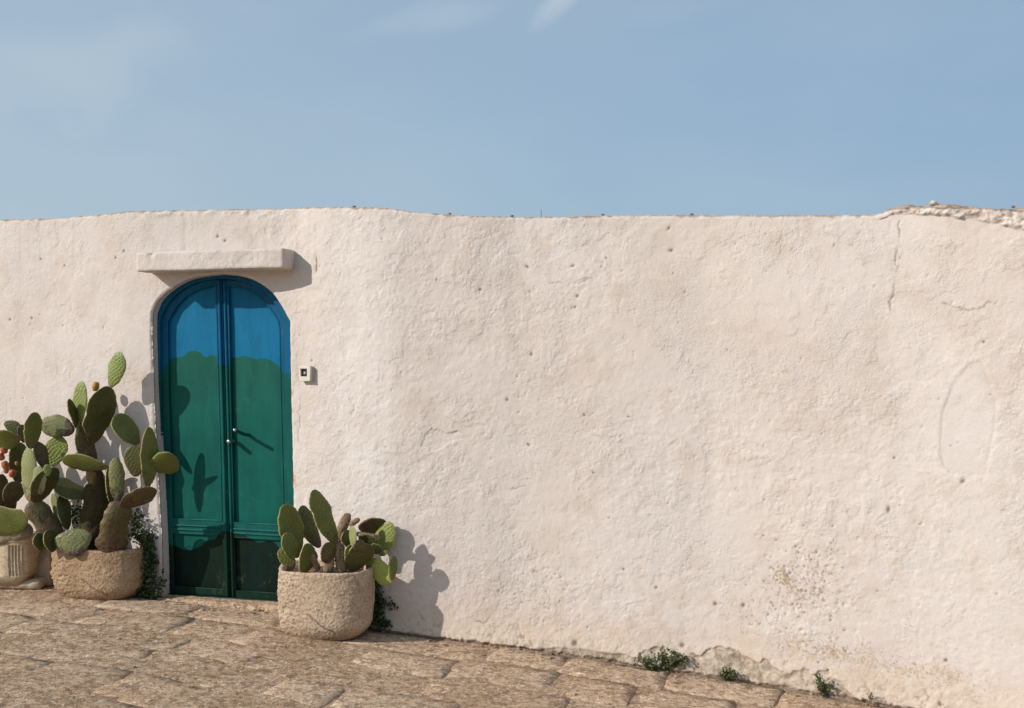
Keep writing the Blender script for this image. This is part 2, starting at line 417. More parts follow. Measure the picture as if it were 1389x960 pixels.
M_WEED = leaf_mat("weed_leaf", (0.045, 0.065, 0.022), (0.11, 0.13, 0.045))
M_STRAW = leaf_mat("dried_weed", (0.16, 0.10, 0.055), (0.28, 0.2, 0.11))
M_STEM = plain("weed_stem", (0.11, 0.085, 0.045), 0.8)
M_PLASTIC = plain("off_white_plastic", (0.62, 0.57, 0.50), 0.4, 0.4)
M_BLACK = plain("dark_recess", (0.012, 0.012, 0.014), 0.35, 0.4)
M_CHROME = plain("worn_steel", (0.45, 0.45, 0.44), 0.3, 0.5, 1.0)
M_GLASS = plain("lens_grey", (0.35, 0.35, 0.36), 0.25, 0.5)

# ------------------------------------------------------------------ the wall
wall = empty("whitewashed_wall", (0, 6.2, 0), "long uneven whitewashed plaster wall curving behind the pots and around the blue and green door", "wall")
WMAT = Matrix.Translation((0, -6.2, 0))                 # children keep world coordinates
OPEN = [(221.0, 812), (219.5, 760), (216.5, 690), (212, 610), (208, 520), (206, 450), (206.5, 425), (214, 408), (226, 396), (242, 385), (260, 377.5),
        (282, 374), (303, 372.5), (328, 375.5), (349, 383), (367, 396), (379, 412), (388, 428), (392.5, 436), (393.5, 500), (395.5, 590), (397.5, 700), (399, 816)]
OPEN = catmull(OPEN)
OPSZ = [SZ(*p) for p in OPEN]
OPSZ[0] = (OPSZ[0][0], -0.4); OPSZ[-1] = (OPSZ[-1][0], -0.4)

def plaster_fields(s, z, x):
    """relief (towards the camera, metres) and colour attributes of the rendered face"""
    g = G(x); h = z - g; tz = top_z(s)
    d = 0.015 * fbm(s * 0.8, z * 0.8, oct=3, seed=1) + 0.003 * fbm(s * 3.1, z * 3.1, oct=3, seed=5)
    zone = sstep(-0.15, 0.35, fbm(s * 0.9, z * 0.9, oct=3, seed=9))           # calm against busy plaster
    d += (0.0006 + 0.0012 * zone) * fbm(s * 16, z * 16, oct=5, seed=13, rough=0.62)
    fl = fbm(s * 7, z * 7, oct=6, seed=21, rough=0.6)
    d += 0.0032 * sstep(0.03, 0.05, fl) * (0.25 + 0.75 * zone) + 0.0024 * sstep(-0.20, -0.18, fl)
    fl2 = fbm(s * 13 + 3, z * 13, oct=5, seed=31, rough=0.6)
    d += 0.0016 * sstep(0.12, 0.15, fl2) * zone
    d += (0.0004 + 0.0011 * zone) * fbm(s * 48, z * 48, oct=2, seed=43)
    # trowel ridges running on a slant
    d += 0.0010 * fbm((s + z * 0.7) * 28, (z - s * 0.7) * 8, oct=3, seed=41)
    d = 0.62 * d
    pit = np.zeros_like(s); rust = np.zeros_like(s)
    s_lo, s_hi = s.min(), s.max()
    # bulge with a soft ridge right of the door (x photo 545) in the lower part
    sr, zr = SZ(535, 600)
    d += 0.004 * np.exp(-((s - sr) / 0.22) ** 2) * sstep(2.3, 1.2, z)
    rr = np.random.default_rng(3)
    pts = [(907, 310, 6, 3), (910, 340, 7, 4), (777, 361, 7, 3), (715, 362, 8, 3), (783, 402, 6, 4), (822, 350, 5, 2), (780, 417, 5, 3), (592, 380, 4, 3),
           (651, 393, 6, 4), (721, 480, 5, 4), (688, 541, 6, 4), (717, 602, 7, 3), (793, 562, 5, 3), (805, 640, 4, 3), (853, 564, 4, 3),
           (43, 432, 5, 4), (14, 434, 6, 4), (56, 352, 5, 3), (88, 361, 5, 3), (295, 321, 6, 4), (305, 327, 5, 4), (157, 350, 5, 4), (168, 341, 6, 4),
           (1213, 620, 4, 3), (1205, 690, 5, 8), (1306, 652, 5, 5), (1334, 464, 4, 3), (1275, 952, 6, 6), (1072, 776, 4, 3), (1283, 895, 5, 4),
           (925, 874, 9, 6), (780, 870, 11, 7), (890, 796, 5, 4), (846, 771, 4, 3), (970, 818, 7, 5), (1008, 820, 6, 5), (423, 488, 4, 3), (200, 348, 7, 3)]
    for i in range(190):
        pts.append((rr.uniform(-40, 1430), rr.uniform(300, 900), rr.uniform(2.4, 4.2), rr.uniform(1.6, 3.6)))
    for i in range(170):   # the speckled band low on the right
        pts.append((rr.normal(1085, 45), rr.normal(800, 45), rr.uniform(2.4, 4.6), rr.uniform(1.6, 4)))
    for i in range(60):
        pts.append((rr.normal(735, 32), rr.normal(800, 26), rr.uniform(2.2, 4.0), rr.uniform(1.6, 3.4)))
    order = np.argsort(s[:, 0])
    sc = s[:, 0]
    n_listed = 38
    for k_i, (px, py, w_, h_) in enumerate(pts):
        if px > 1600: continue
        ps, pz = SZ(px, py)
        q_s = 1.25 if k_i < n_listed else 1.0; rw, rh = w_ / 220 * 0.42 * q_s, h_ / 220 * 0.60 * q_s
        a = rr.uniform(-0.9, 0.9)
        i0, i1 = np.searchsorted(sc, [ps - 0.05, ps + 0.05])
        if i1 <= i0: continue
        S, Z = s[i0:i1] - ps, z[i0:i1] - pz
        u = (S * math.cos(a) + Z * math.sin(a)) / rw; v = (-S * math.sin(a) + Z * math.cos(a)) / rh
        e = np.exp(-(u * u + v * v) * 1.1)
        d[i0:i1] -= 0.0045 * e; pit[i0:i1] = np.maximum(pit[i0:i1], np.clip(e * 1.6 - 0.45, 0, 1) * (1.0 if k_i < n_listed else rr.choice([0.05, 0.1, 0.3, 0.5, 0.9])))
    def crack(pxs, width, depth, dark):
        nonlocal d, pit
        P_ = [SZ(*p) for p in pxs]
        lo = min(p[0] for p in P_) - 0.1; hi = max(p[0] for p in P_) + 0.1
        i0, i1 = np.searchsorted(sc, [lo, hi])
        ws = s[i0:i1] + 0.022 * fbm(s[i0:i1] * 22, z[i0:i1] * 22, oct=4, seed=51, rough=0.65)
        wz = z[i0:i1] + 0.022 * fbm(s[i0:i1] * 22, z[i0:i1] * 22, oct=4, seed=61, rough=0.65)
        q = seg_dist(ws, wz, P_)
        brk = sstep(-0.35, 0.1, fbm(s[i0:i1] * 9, z[i0:i1] * 9, oct=2, seed=71))
        e = np.exp(-(q / width) ** 2) * (0.25 + 0.75 * brk)
        width = width * 0.78; e = np.exp(-(q / width) ** 2) * (0.15 + 0.85 * brk); d[i0:i1] -= depth * 0.55 * e; pit[i0:i1] = np.maximum(pit[i0:i1], e * dark)
    crack([(427, 278), (427.5, 300), (429, 345), (430, 370)], 0.006, 0.010, 0.9)
    crack([(403, 420), (405, 450), (403, 485), (408, 540), (405, 600)], 0.005, 0.007, 0.55)
    crack([(1219, 300), (1219, 345), (1214, 375), (1207, 420)], 0.006, 0.008, 0.75)
    crack([(1280, 412), (1310, 420), (1332, 417), (1350, 410)], 0.005, 0.006, 0.5)
    crack([(745, 384), (785, 384), (800, 378)], 0.006, 0.006, 0.5)
    crack([(575, 590), (600, 580), (612, 588), (622, 582), (632, 596)], 0.005, 0.004, 0.35)
    crack([(690, 662), (712, 658)], 0.006, 0.006, 0.6)
    crack([(625, 848), (640, 842), (660, 842), (664, 835)], 0.006, 0.008, 0.7)
    crack([(560, 815), (580, 845), (600, 870)], 0.006, 0.007, 0.6)
    crack([(1063, 905), (1066, 890), (1078, 880)], 0.006, 0.009, 0.8)
    # the tall patch of newer render on the far right
    patch = [(1275, 612), (1278, 560), (1293, 520), (1315, 492), (1330, 489), (1342, 520), (1350, 545), (1348, 580), (1340, 620), (1338, 643), (1290, 641), (1280, 632)]
    PP = [SZ(*p) for p in patch]
    inside = in_poly(s, z, PP); q = seg_dist(s, z, PP + [PP[0]])
    sg = np.where(inside, q, -q)
    d = np.where(inside, d * 0.45 + 0.55 * 0.02 * fbm(s * 0.8, z * 0.8, oct=3, seed=1), d)
    d -= 0.0020 * sstep(-0.014, 0.014, sg + 0.012 * fbm(s * 12, z * 12, oct=3, seed=64)) 
    d -= 0.0012 * np.exp(-(q / 0.007) ** 2); pit = np.maximum(pit, 0.14 * np.exp(-(q / 0.006) ** 2))
    # scar where plaster fell (photo 575-632, 580-600)
    sc1 = [SZ(*p) for p in [(570, 606), (577, 588), (585, 580), (606, 587), (622, 583), (632, 594), (612, 598), (600, 606), (590, 612)]]
    i_ = in_poly(s, z, sc1); d = d - 0.004 * i_
    # stains
    stain = np.zeros_like(s)
    for px, py, a, b, k in [(735, 800, 40, 26, .55), (1095, 790, 60, 40, .8), (1120, 880, 70, 16, 1), (1010, 830, 60, 30, .45), (1250, 912, 60, 12, .8),
                            (720, 770, 14, 8, .7), (985, 650, 14, 10, .4), (1065, 500, 10, 10, .5), (820, 455, 20, 14, .3), (760, 345, 45, 22, .22), (1010, 380, 90, 30, .18),
                            (450, 520, 12, 14, .55), (1060, 780, 14, 12, .9), (930, 740, 12, 10, .6), (905, 610, 16, 40, .15), (1230, 840, 8, 30, .5), (245, 330, 40, 8, .2)]:
        ps, pz = SZ(px, py); stain += k * np.exp(-((s - ps) / (a / 230)) ** 2 - ((z - pz) / (b / 230)) ** 2)
    edge0 = tz - z
    low = sstep(0.62, 0.0, h)
    white_paint_sun = np.zeros_like(s)  # whiter paint; the band right of the door also paints in sun-facing brightness
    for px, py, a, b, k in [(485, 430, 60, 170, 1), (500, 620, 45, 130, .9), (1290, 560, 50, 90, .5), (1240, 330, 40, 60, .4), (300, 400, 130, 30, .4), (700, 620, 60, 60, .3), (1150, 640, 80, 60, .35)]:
        ps, pz = SZ(px, py); white_paint_sun += k * np.exp(-(((s - ps) / (a / 230)) ** 2 + ((z - pz) / (b / 230)) ** 2) ** 1.5)
    white_paint_sun = np.clip(white_paint_sun, 0, 1)
    stain = np.clip(stain + 0.18 * np.exp(-((s - SZ(692, 300)[0]) / 0.05) ** 2) * sstep(0.45, 0.0, edge0) + 0.55 * sstep(0.32, 0.02, h) * sstep(-2.5, -0.7, x), 0, 1.2)
    # bare foot of the wall
    bn = 0.075 * fbm(s * 2.2, z * 0.7, oct=4, seed=81) + 0.04 * fbm(s * 13, z * 13, oct=3, seed=85)
    reach = np.interp(x, [-2.4, -1.4, -0.7, 0.0, 0.3, 0.9, 1.3, 1.75, 1.95, 2.3], [0.03, 0.02, 0.025, 0.02, 0.035, 0.055, 0.14, 0.12, 0.02, 0.01])
    bare = sstep(0.0, 0.012, reach + bn * (reach > 0.05) + bn * 0.4 - h)
    d -= 0.008 * bare; d += bare * 0.006 * fbm(s * 26, z * 26, oct=4, seed=91)
    rb = fbm(s * 30, z * 30, oct=4, seed=87, rough=0.65)
    seam = sstep(0.022, 0.004, h + 0.012 * rb); pit = np.maximum(pit, 0.85 * seam); d -= 0.012 * seam
    lowz = sstep(0.20, 0.02, h + 0.08 * fbm(s * 3, z * 3, oct=3, seed=88)) * sstep(-0.9, -0.3, x)
    d += lowz * 0.006 * rb; pit = np.maximum(pit, lowz * sstep(-0.22, -0.42, rb) * 0.6)
    # slight flare of the foot
    d += 0.03 * sstep(0.30, -0.05, h) ** 2
    # broken, rubbly upper edge on the right and over the door
    mr = sstep(SZ(1196, 290)[0], SZ(1215, 290)[0], s)
    edge = tz - z
    lim = np.interp(s, [SZ(p, 290)[0] for p in (1200, 1240, 1330, 1389, 1450)], [0.02, 0.045, 0.075, 0.10, 0.11]) + 0.02 * fbm(s * 8, s * 0, oct=3, seed=95)
    rub = mr * sstep(0.0, 0.01, lim - edge)
    rn = fbm(s * 22, z * 26, oct=5, seed=97, rough=0.62)
    d += rub * (0.024 * rn + 0.012); pit = np.maximum(pit, rub * sstep(-0.12, -0.38, rn) * 0.7)
    md = sstep(SZ(172, 290)[0], SZ(182, 290)[0], s) * sstep(SZ(405, 290)[0], SZ(390, 290)[0], s)
    rub2 = md * sstep(0.075, 0.02, edge + 0.03 * fbm(s * 5, z * 5, oct=3, seed=99))
    d += rub2 * 0.014 * fbm(s * 14, z * 18, oct=4, seed=101)
    # rounded top arris, nibbled
    d -= 0.018 * sstep(0.022, 0.0, edge) ** 2
    crust = sstep(0.020, 0.0, edge + 0.014 * fbm(s * 30, z * 30, oct=3, seed=103)) * (0.8 + 0.15 * mr)
    ut = sstep(0.55, 0.0, edge)
    # rust stains by the right jamb
    for px, py, a, b in [(395, 560, 2, 6), (396, 650, 4, 12), (395, 532, 2, 5)]:
        ps, pz = SZ(px + 2, py); rust += np.exp(-((s - ps) / (a / 200)) ** 2 - ((z - pz) / (b / 200)) ** 2)
    return d, dict(white_paint_sun=white_paint_sun, pit=pit, stain=stain, low=low, bare=bare, crust=crust, under_top=ut, rust=rust)

def build_wall():
    s0, s1 = float(s_of_x(-3.95)), float(s_of_x(2.95))
    CELL = 0.0053
    s = np.concatenate([np.arange(float(s_of_x(-8.5)), s0, 0.06), np.arange(s0, s1, CELL), np.arange(s1, float(s_of_x(4.5)), 0.06)])
    nv = 490
    v = np.linspace(0, 1, nv)
    tz = top_z(s) + 0.004 * fbm(s * 9, s * 0, oct=4, seed=111) + 0.003 * fbm(s * 40, s * 0, oct=3, seed=112)
    x = x_of_s(s)
    zb = G(x) - 0.12
    S = np.repeat(s[:, None], nv, 1); X = np.repeat(x[:, None], nv, 1)
    Z = zb[:, None] + v[None, :] * (tz - zb)[:, None]
    quads = grid_quads(len(s), nv)
    # door opening
    cs = (S.ravel()[quads]).mean(1); cz = (Z.ravel()[quads]).mean(1)
    near = (cs > OPSZ[1][0] - 0.4) & (cs < OPSZ[-1][0] + 0.1)
    ins = np.zeros(len(quads), bool); ins[near] = in_poly(cs[near], cz[near], OPSZ)
    keep = quads[~ins]; gone = quads[ins]
    flagk = np.zeros(S.size, bool); flagk[keep.ravel()] = True
    flagg = np.zeros(S.size, bool); flagg[gone.ravel()] = True
    bidx = np.nonzero(flagk & flagg)[0]
    Sf, Zf = S.ravel().copy(), Z.ravel().copy()
    open_path = OPSZ
    for i in bidx:                                        # snap the ragged edge onto the outline
        best = None
        for (ax, ay), (bx, by) in zip(open_path[:-1], open_path[1:]):
            vx, vy = bx - ax, by - ay
            t = min(1, max(0, ((Sf[i] - ax) * vx + (Zf[i] - ay) * vy) / (vx * vx + vy * vy)))
            qx, qy = ax + t * vx, ay + t * vy; dd = (Sf[i] - qx) ** 2 + (Zf[i] - qy) ** 2
            if best is None or dd < best[0]: best = (dd, qx, qy)
        Sf[i], Zf[i] = best[1], best[2]
    S = Sf.reshape(S.shape); Z = Zf.reshape(Z.shape); X = x_of_s(S)
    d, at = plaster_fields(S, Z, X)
    qd = seg_dist(S, Z, OPSZ)
    d -= 0.012 * np.clip(1 - qd / 0.022, 0, 1) ** 2
    d += 0.004 * np.exp(-(qd / 0.03) ** 2) * fbm(S * 20, Z * 20, oct=3, seed=120)
    nx, ny = wall_n(X)
    co = np.stack([X + nx * d, wallD(X) + ny * d, Z], -1).reshape(-1, 3)
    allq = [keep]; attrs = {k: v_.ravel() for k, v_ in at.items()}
    # reveals: boundary edges swept back into the wall
    e = np.concatenate([gone[:, [0, 1]], gone[:, [1, 2]], gone[:, [2, 3]], gone[:, [3, 0]]])
    ek = np.sort(e, 1); key = ek[:, 0].astype(np.int64) * co.shape[0] + ek[:, 1]
    k2 = np.concatenate([keep[:, [0, 1]], keep[:, [1, 2]], keep[:, [2, 3]], keep[:, [3, 0]]]); k2 = np.sort(k2, 1)
    keyk = k2[:, 0].astype(np.int64) * co.shape[0] + k2[:, 1]
    m_ = np.isin(key, keyk); be = e[m_]
    steps = [0.012, 0.035, 0.07, 0.16]
    prev = {int(i): int(i) for i in bidx}
    extra = []; q2 = []; nbase = len(co)
    X1 = X.ravel()
    for st in steps:
        cur = {}
        for i in bidx:
            i = int(i); nn = wall_n(X1[i]); c0 = co[i]
            jit = 0.003 * (random.random() - 0.5)
            extra.append((c0[0] - nn[0] * st + jit, c0[1] - nn[1] * st, c0[2] + jit)); cur[i] = nbase + len(extra) - 1
        for a, b in be:
            a, b = int(a), int(b)
            q2.append((prev[b], prev[a], cur[a], cur[b]))
        prev = cur
    co = np.concatenate([co, np.array(extra)]); allq.append(np.array(q2))
    for k in attrs: attrs[k] = np.concatenate([attrs[k], np.zeros(len(extra))])
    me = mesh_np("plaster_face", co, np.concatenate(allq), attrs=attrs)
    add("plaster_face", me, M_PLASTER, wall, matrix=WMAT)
    # top and back of the wall: one body behind the face
    dep = np.array([0.0, 0.03, 0.09, 0.17, 0.26, 0.34])
    ss = s[::2]; tt = tz[::2]; xx = x[::2]; d_top = d.reshape(S.shape)[::2, -1]
    NX, NY = wall_n(xx)
    rows = []
    for k, dd in enumerate(dep):
        zz = tt - 0.0008 + (0.010 * fbm(ss * 9, ss * 0 + dd * 9, oct=4, seed=131) - 0.004) * min(1, dd / 0.05) - 0.06 * (dd > 0.3)
        off = d_top - dd if k == 0 else -dd + 0 * d_top
        rows.append(np.stack([xx + NX * off, wallD(xx) + NY * off, zz], -1))
    rows.append(np.stack([xx - NX * 0.36, wallD(xx) - NY * 0.36, G(xx) - 0.12], -1))
    co2 = np.stack(rows, 1).reshape(-1, 3)
    me2 = mesh_np("wall_top", co2, grid_quads(len(ss), len(rows)))
    add("wall_top", me2, M_TOP, wall, matrix=WMAT)
    # earth and rubble crust riding on the right end of the top
    a0, a1 = SZ(1188, 290)[0], SZ(1500, 290)[0]
    cs_ = np.arange(a0, a1, 0.008); w = np.linspace(0, 1, 14)
    cx = x_of_s(cs_); CN = wall_n(cx); ct = top_z(cs_)
    hgt = np.interp(cs_, [SZ(p, 290)[0] for p in (1188, 1200, 1215, 1250, 1320, 1330, 1389, 1480)], [0.0, .012, .026, .027, .024, .012, .022, .012])
    U, V = np.meshgrid(cs_, w, indexing='ij')
    hh = hgt[:, None] * np.sin(np.pi * np.clip(V, 0, 1)) ** 0.5 * (1 + 0.7 * fbm(U * 14, V * 3, oct=4, seed=141)) + 0.012 * fbm(U * 40, V * 9, oct=3, seed=142) * (V > 0) * (V < 1)
    off = -V * 0.34 + 0.006 * fbm(U * 30, V * 5, oct=3, seed=144) + 0.002
    co3 = np.stack([cx[:, None] + CN[0][:, None] * off, wallD(cx)[:, None] + CN[1][:, None] * off, ct[:, None] - 0.012 + hh + 0.008 - 0.03 * (V <= 0)], -1).reshape(-1, 3)
    add("earth_crust", mesh_np("earth_crust", co3, grid_quads(len(cs_), 14)), M_TOP, wall, kind="stuff", matrix=WMAT,
        label="brown crust of earth and rubble along the right end of the wall top")
build_wall()

# ------------------------------------------------------------------ rounded box in a local frame, with plaster-like unevenness
def rough_box(name, size, mat, parent, matrix, seg=0.02, rad=0.012, amp=0.003, seed=0, label=None, notch=None, cat=None, group=None, kind=None):
    lx, ly, lz = size
    nx, ny, nz = [max(2, int(l / seg)) for l in size]
    bm = bmesh.new()
    vs = {}
    def vert(i, j, k):
        key = (i, j, k)
        if key not in vs: vs[key] = bm.verts.new((lx * (i / nx - .5), ly * (j / ny - .5), lz * (k / nz - .5)))
        return vs[key]
    for i in range(nx):
        for j in range(ny):
            bm.faces.new((vert(i, j, 0), vert(i, j + 1, 0), vert(i + 1, j + 1, 0), vert(i + 1, j, 0)))
            bm.faces.new((vert(i, j, nz), vert(i + 1, j, nz), vert(i + 1, j + 1, nz), vert(i, j + 1, nz)))
    for i in range(nx):
        for k in range(nz):
            bm.faces.new((vert(i, 0, k), vert(i + 1, 0, k), vert(i + 1, 0, k + 1), vert(i, 0, k + 1)))
            bm.faces.new((vert(i, ny, k), vert(i, ny, k + 1), vert(i + 1, ny, k + 1), vert(i + 1, ny, k)))
    for j in range(ny):
        for k in range(nz):
            bm.faces.new((vert(0, j, k), vert(0, j, k + 1), vert(0, j + 1, k + 1), vert(0, j + 1, k)))
            bm.faces.new((vert(nx, j, k), vert(nx, j + 1, k), vert(nx, j + 1, k + 1), vert(nx, j, k + 1)))
    co = np.array([v.co[:] for v in bm.verts])
    half = np.array(size) / 2; r = min(rad, half.min() * 0.95)
    inner = np.clip(co, -(half - r), half - r); dv = co - inner
    ln = np.linalg.norm(dv, axis=1, keepdims=True)
    co = np.where(ln > 1e-9, inner + dv / np.maximum(ln, 1e-9) * np.minimum(ln, r), co)
    nrm = co / half; nrm = np.where(np.abs(nrm) > 0.9, np.sign(nrm), 0); nrm /= np.maximum(np.linalg.norm(nrm, axis=1, keepdims=True), 1e-6)
    dsp = amp * fbm(co[:, 0] * 6 + seed, co[:, 2] * 6, co[:, 1] * 6, oct=3, seed=seed) + amp * 0.7 * fbm(co[:, 0] * 30, co[:, 2] * 30, co[:, 1] * 30, oct=3, seed=seed + 3)
    co = co + nrm * dsp[:, None]
    if notch is not None:
        for (a, b, c, rr_, dp) in notch:
            q = np.exp(-(((co - np.array([a, b, c])) / rr_) ** 2).sum(1)); co = co - nrm * (q * dp)[:, None]
    for v, c in zip(bm.verts, co): v.co = c
    me = bpy.data.meshes.new(name); bm.to_mesh(me); bm.free()
    for p in me.polygons: p.use_smooth = True
    return add(name, me, mat, parent, label=label, matrix=matrix, cat=cat, group=group, kind=kind)
def wall_frame(px, py, out=0.0):
    x, D, z = on_wall(px, py); nx, ny = wall_n(x)
    y_ax = Vector((-float(nx), -float(ny), 0)); x_ax = Vector((-float(ny), float(nx), 0)) ; x_ax = Vector((y_ax.y, -y_ax.x, 0))
    M = Matrix((( x_ax.x, y_ax.x, 0, x + nx * out), (x_ax.y, y_ax.y, 0, D + ny * out), (0, 0, 1, z), (0, 0, 0, 1)))
    return M
# lintel slab over the door
LM = wall_frame(300, 356.5)
lp = 0.162
LM = WMAT @ LM @ Matrix.Translation((0.006, -lp / 2 + 0.02, 0))
M_LINTEL = M_PLASTER
rough_box("lintel", (1.085, lp + 0.06, 0.128), M_LINTEL, wall, LM, 0.0105, 0.012, 0.0045, 4, notch=[(-0.43, -0.1, 0.05, 0.022, 0.022), (0.1, -0.1, 0.064, 0.012, 0.008)])

# ------------------------------------------------------------------ the double door
DX0, DD0, DX1, DD1 = -2.42, 7.000, -1.59, 6.780
_dl = math.hypot(DX1 - DX0, DD1 - DD0)
DU = Vector(((DX1 - DX0) / _dl, (DD1 - DD0) / _dl, 0)); DN = Vector((-DU.y, DU.x, 0))      # DN points into the wall
D_O = Vector((DX0, DD0, 0))
def door_uz(px, py):
    """photo pixel to door-plane coordinates (u along the door, z up)"""
    dx = (px - CX) / F
    # point = t*(dx,1); (t*dx,t)-D_O parallel to DU
    t = (D_O.x * DN.x + D_O.y * DN.y) / (dx * DN.x + DN.y)
    P_ = Vector((t * dx, t, EYE + (HZ - py) / F * t))
    return ((P_ - D_O).dot(DU), P_.z)
angz = math.atan2(DU.y, DU.x)
door = empty("double_door", D_O, "tall arched double door painted blue above and green below, set in the white wall", "door", rotz=angz)
def hillcurve(m, pts, useu):
    """painted edge: z height as a function of u, by a float curve"""
    U = [door_uz(px, py) for px, py in pts]
    n = m.n.new("ShaderNodeFloatCurve"); cm = n.mapping; c = cm.curves[0]
    c.points[0].location = (0, U[0][1] / 2.4); c.points[1].location = (1, U[-1][1] / 2.4)
    for u, z in U: c.points.new(min(0.999, max(0.001, (u + 0.1) / 1.3)), z / 2.4)
    cm.use_clip = False; cm.update()
    m.put(n.inputs["Value"], m.math('DIVIDE', m.math('ADD', useu, 0.1), 1.3)); n.inputs["Factor"].default_value = 1
    return m.math('MULTIPLY', n.outputs[0], 2.4)
def door_mat(frame):
    m = Mat("door_paint_frame" if frame else "door_paint_panel", 0.42, 0.14)
    t = m.n.new("ShaderNodeTexCoord"); t.object = door; m.tc = t.outputs["Object"]
    sp = m.n.new("ShaderNodeSeparateXYZ"); m.l.new(m.tc, sp.inputs[0]); u, z = sp.outputs[0], sp.outputs[2]
    off = -8 if False else 0
    if frame:
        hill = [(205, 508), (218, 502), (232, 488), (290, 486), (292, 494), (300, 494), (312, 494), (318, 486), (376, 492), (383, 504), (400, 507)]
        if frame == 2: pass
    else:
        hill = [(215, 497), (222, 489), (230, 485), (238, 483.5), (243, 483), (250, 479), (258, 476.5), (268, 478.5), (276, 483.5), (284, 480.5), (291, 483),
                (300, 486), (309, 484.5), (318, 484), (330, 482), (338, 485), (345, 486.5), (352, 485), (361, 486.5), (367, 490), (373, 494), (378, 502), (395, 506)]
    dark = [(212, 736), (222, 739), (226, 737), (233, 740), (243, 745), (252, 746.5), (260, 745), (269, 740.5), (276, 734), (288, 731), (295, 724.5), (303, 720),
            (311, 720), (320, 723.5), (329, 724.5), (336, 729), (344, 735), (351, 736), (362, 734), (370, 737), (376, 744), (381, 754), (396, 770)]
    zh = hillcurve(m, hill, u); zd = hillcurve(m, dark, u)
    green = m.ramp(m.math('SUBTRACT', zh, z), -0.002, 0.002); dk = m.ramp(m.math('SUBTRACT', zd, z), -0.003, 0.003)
    n1 = m.noise(6, 5, 0.6, stretch=(1, 1, 0.35)); n2 = m.noise(24, 6, 0.7, stretch=(1.4, 1, 0.5)); n3 = m.noise(4.0, 7, 0.72, dist=0.4)
    if frame:
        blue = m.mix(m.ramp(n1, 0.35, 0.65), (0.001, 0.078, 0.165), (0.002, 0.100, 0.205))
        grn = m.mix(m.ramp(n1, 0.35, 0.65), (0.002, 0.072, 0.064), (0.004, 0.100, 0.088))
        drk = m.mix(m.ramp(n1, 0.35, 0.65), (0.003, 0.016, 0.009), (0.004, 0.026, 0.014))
    else:
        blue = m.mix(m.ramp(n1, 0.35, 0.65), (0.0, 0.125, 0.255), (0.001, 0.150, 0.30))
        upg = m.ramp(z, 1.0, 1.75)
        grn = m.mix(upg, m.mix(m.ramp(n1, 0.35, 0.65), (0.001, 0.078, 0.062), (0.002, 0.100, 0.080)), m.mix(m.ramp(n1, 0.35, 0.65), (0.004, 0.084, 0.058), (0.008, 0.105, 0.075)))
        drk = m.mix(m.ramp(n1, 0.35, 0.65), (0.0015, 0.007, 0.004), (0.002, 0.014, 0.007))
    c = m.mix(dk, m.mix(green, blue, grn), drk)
    c = m.mix(m.math('MULTIPLY', m.ramp(m.noise(5, 6, 0.65, stretch=(2.5, 1, 0.5)), 0.42, 0.66), 0.35), c, m.mix(0.6, c, (0.0, 0.03, 0.035)))
    # chalky wear, scuffs
    wear = m.math('MULTIPLY', m.ramp(n3, 0.56, 0.74), m.ramp(n2, 0.40, 0.65))
    c = m.mix(m.math('MULTIPLY', wear, 0.30), c, (0.17, 0.24, 0.24))
    c = m.mix(m.math('MULTIPLY', m.ramp(m.noise(60, 4, 0.7), 0.64, 0.70), 0.22), c, (0.18, 0.22, 0.21))
    # rust where paint has chipped, mostly on raised edges
    chip = m.ramp(m.math('ADD', m.noise(34, 5, 0.7, stretch=(1.3, 1, 0.35)), m.math('MULTIPLY', m.attr("edge"), 0.10)), 0.71 if frame else 0.75, 0.74 if frame else 0.78)
    c = m.mix(chip, c, (0.16, 0.055, 0.025))
    rg = m.math('ADD', 0.34, m.math('MULTIPLY', n2, 0.3))
    return m.done(c, m.bump(m.math('ADD', m.noise(14, 4, 0.6), m.math('MULTIPLY', n2, 0.3)), 0.0016, 0.8), rg)
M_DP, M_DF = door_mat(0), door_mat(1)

def curve_solid(name, loops, y0, y1, bev, mat, parent, label=None):
    """filled outline with holes, thickness from y0 (front) to y1 (back), rounded edges"""
    cu = bpy.data.curves.new(name, 'CURVE'); cu.dimensions = '2D'; cu.fill_mode = 'BOTH'
    cu.extrude = (y1 - y0) / 2 - bev; cu.bevel_depth = bev; cu.bevel_resolution = 2; cu.offset = -bev
    for lp_ in loops:
        sp = cu.splines.new('POLY'); sp.points.add(len(lp_) - 1); sp.use_cyclic_u = True
        for p, (u, z) in zip(sp.points, lp_): p.co = (u, z, 0, 1)
    tmp = bpy.data.objects.new("tmp", cu)
    me = bpy.data.meshes.new_from_object(tmp)
    bpy.data.objects.remove(tmp); bpy.data.curves.remove(cu)
    me.transform(Matrix.Rotation(R(90), 4, 'X')); me.transform(Matrix.Translation((0, (y0 + y1) / 2, 0)))
    me.name = name
    o = add(name, me, mat, parent, label=label)
    return o
def bead(name, paths, rad, y, mat, parent, cyclic=True, flat=0.7):
    cu = bpy.data.curves.new(name, 'CURVE'); cu.dimensions = '3D'; cu.bevel_depth = rad; cu.bevel_resolution = 3
    for lp_ in paths:
        sp = cu.splines.new('POLY'); sp.points.add(len(lp_) - 1); sp.use_cyclic_u = cyclic
        for p, (u, z) in zip(sp.points, lp_): p.co = (u, y, z, 1)
    tmp = bpy.data.objects.new("tmp", cu)
    me = bpy.data.meshes.new_from_object(tmp)
    bpy.data.objects.remove(tmp); bpy.data.curves.remove(cu); me.name = name
    for p in me.polygons: p.use_smooth = True
    return add(name, me, mat, parent)
def uz(l): return [door_uz(*p) for p in l]
def offset_top(pts, d):
    return pts
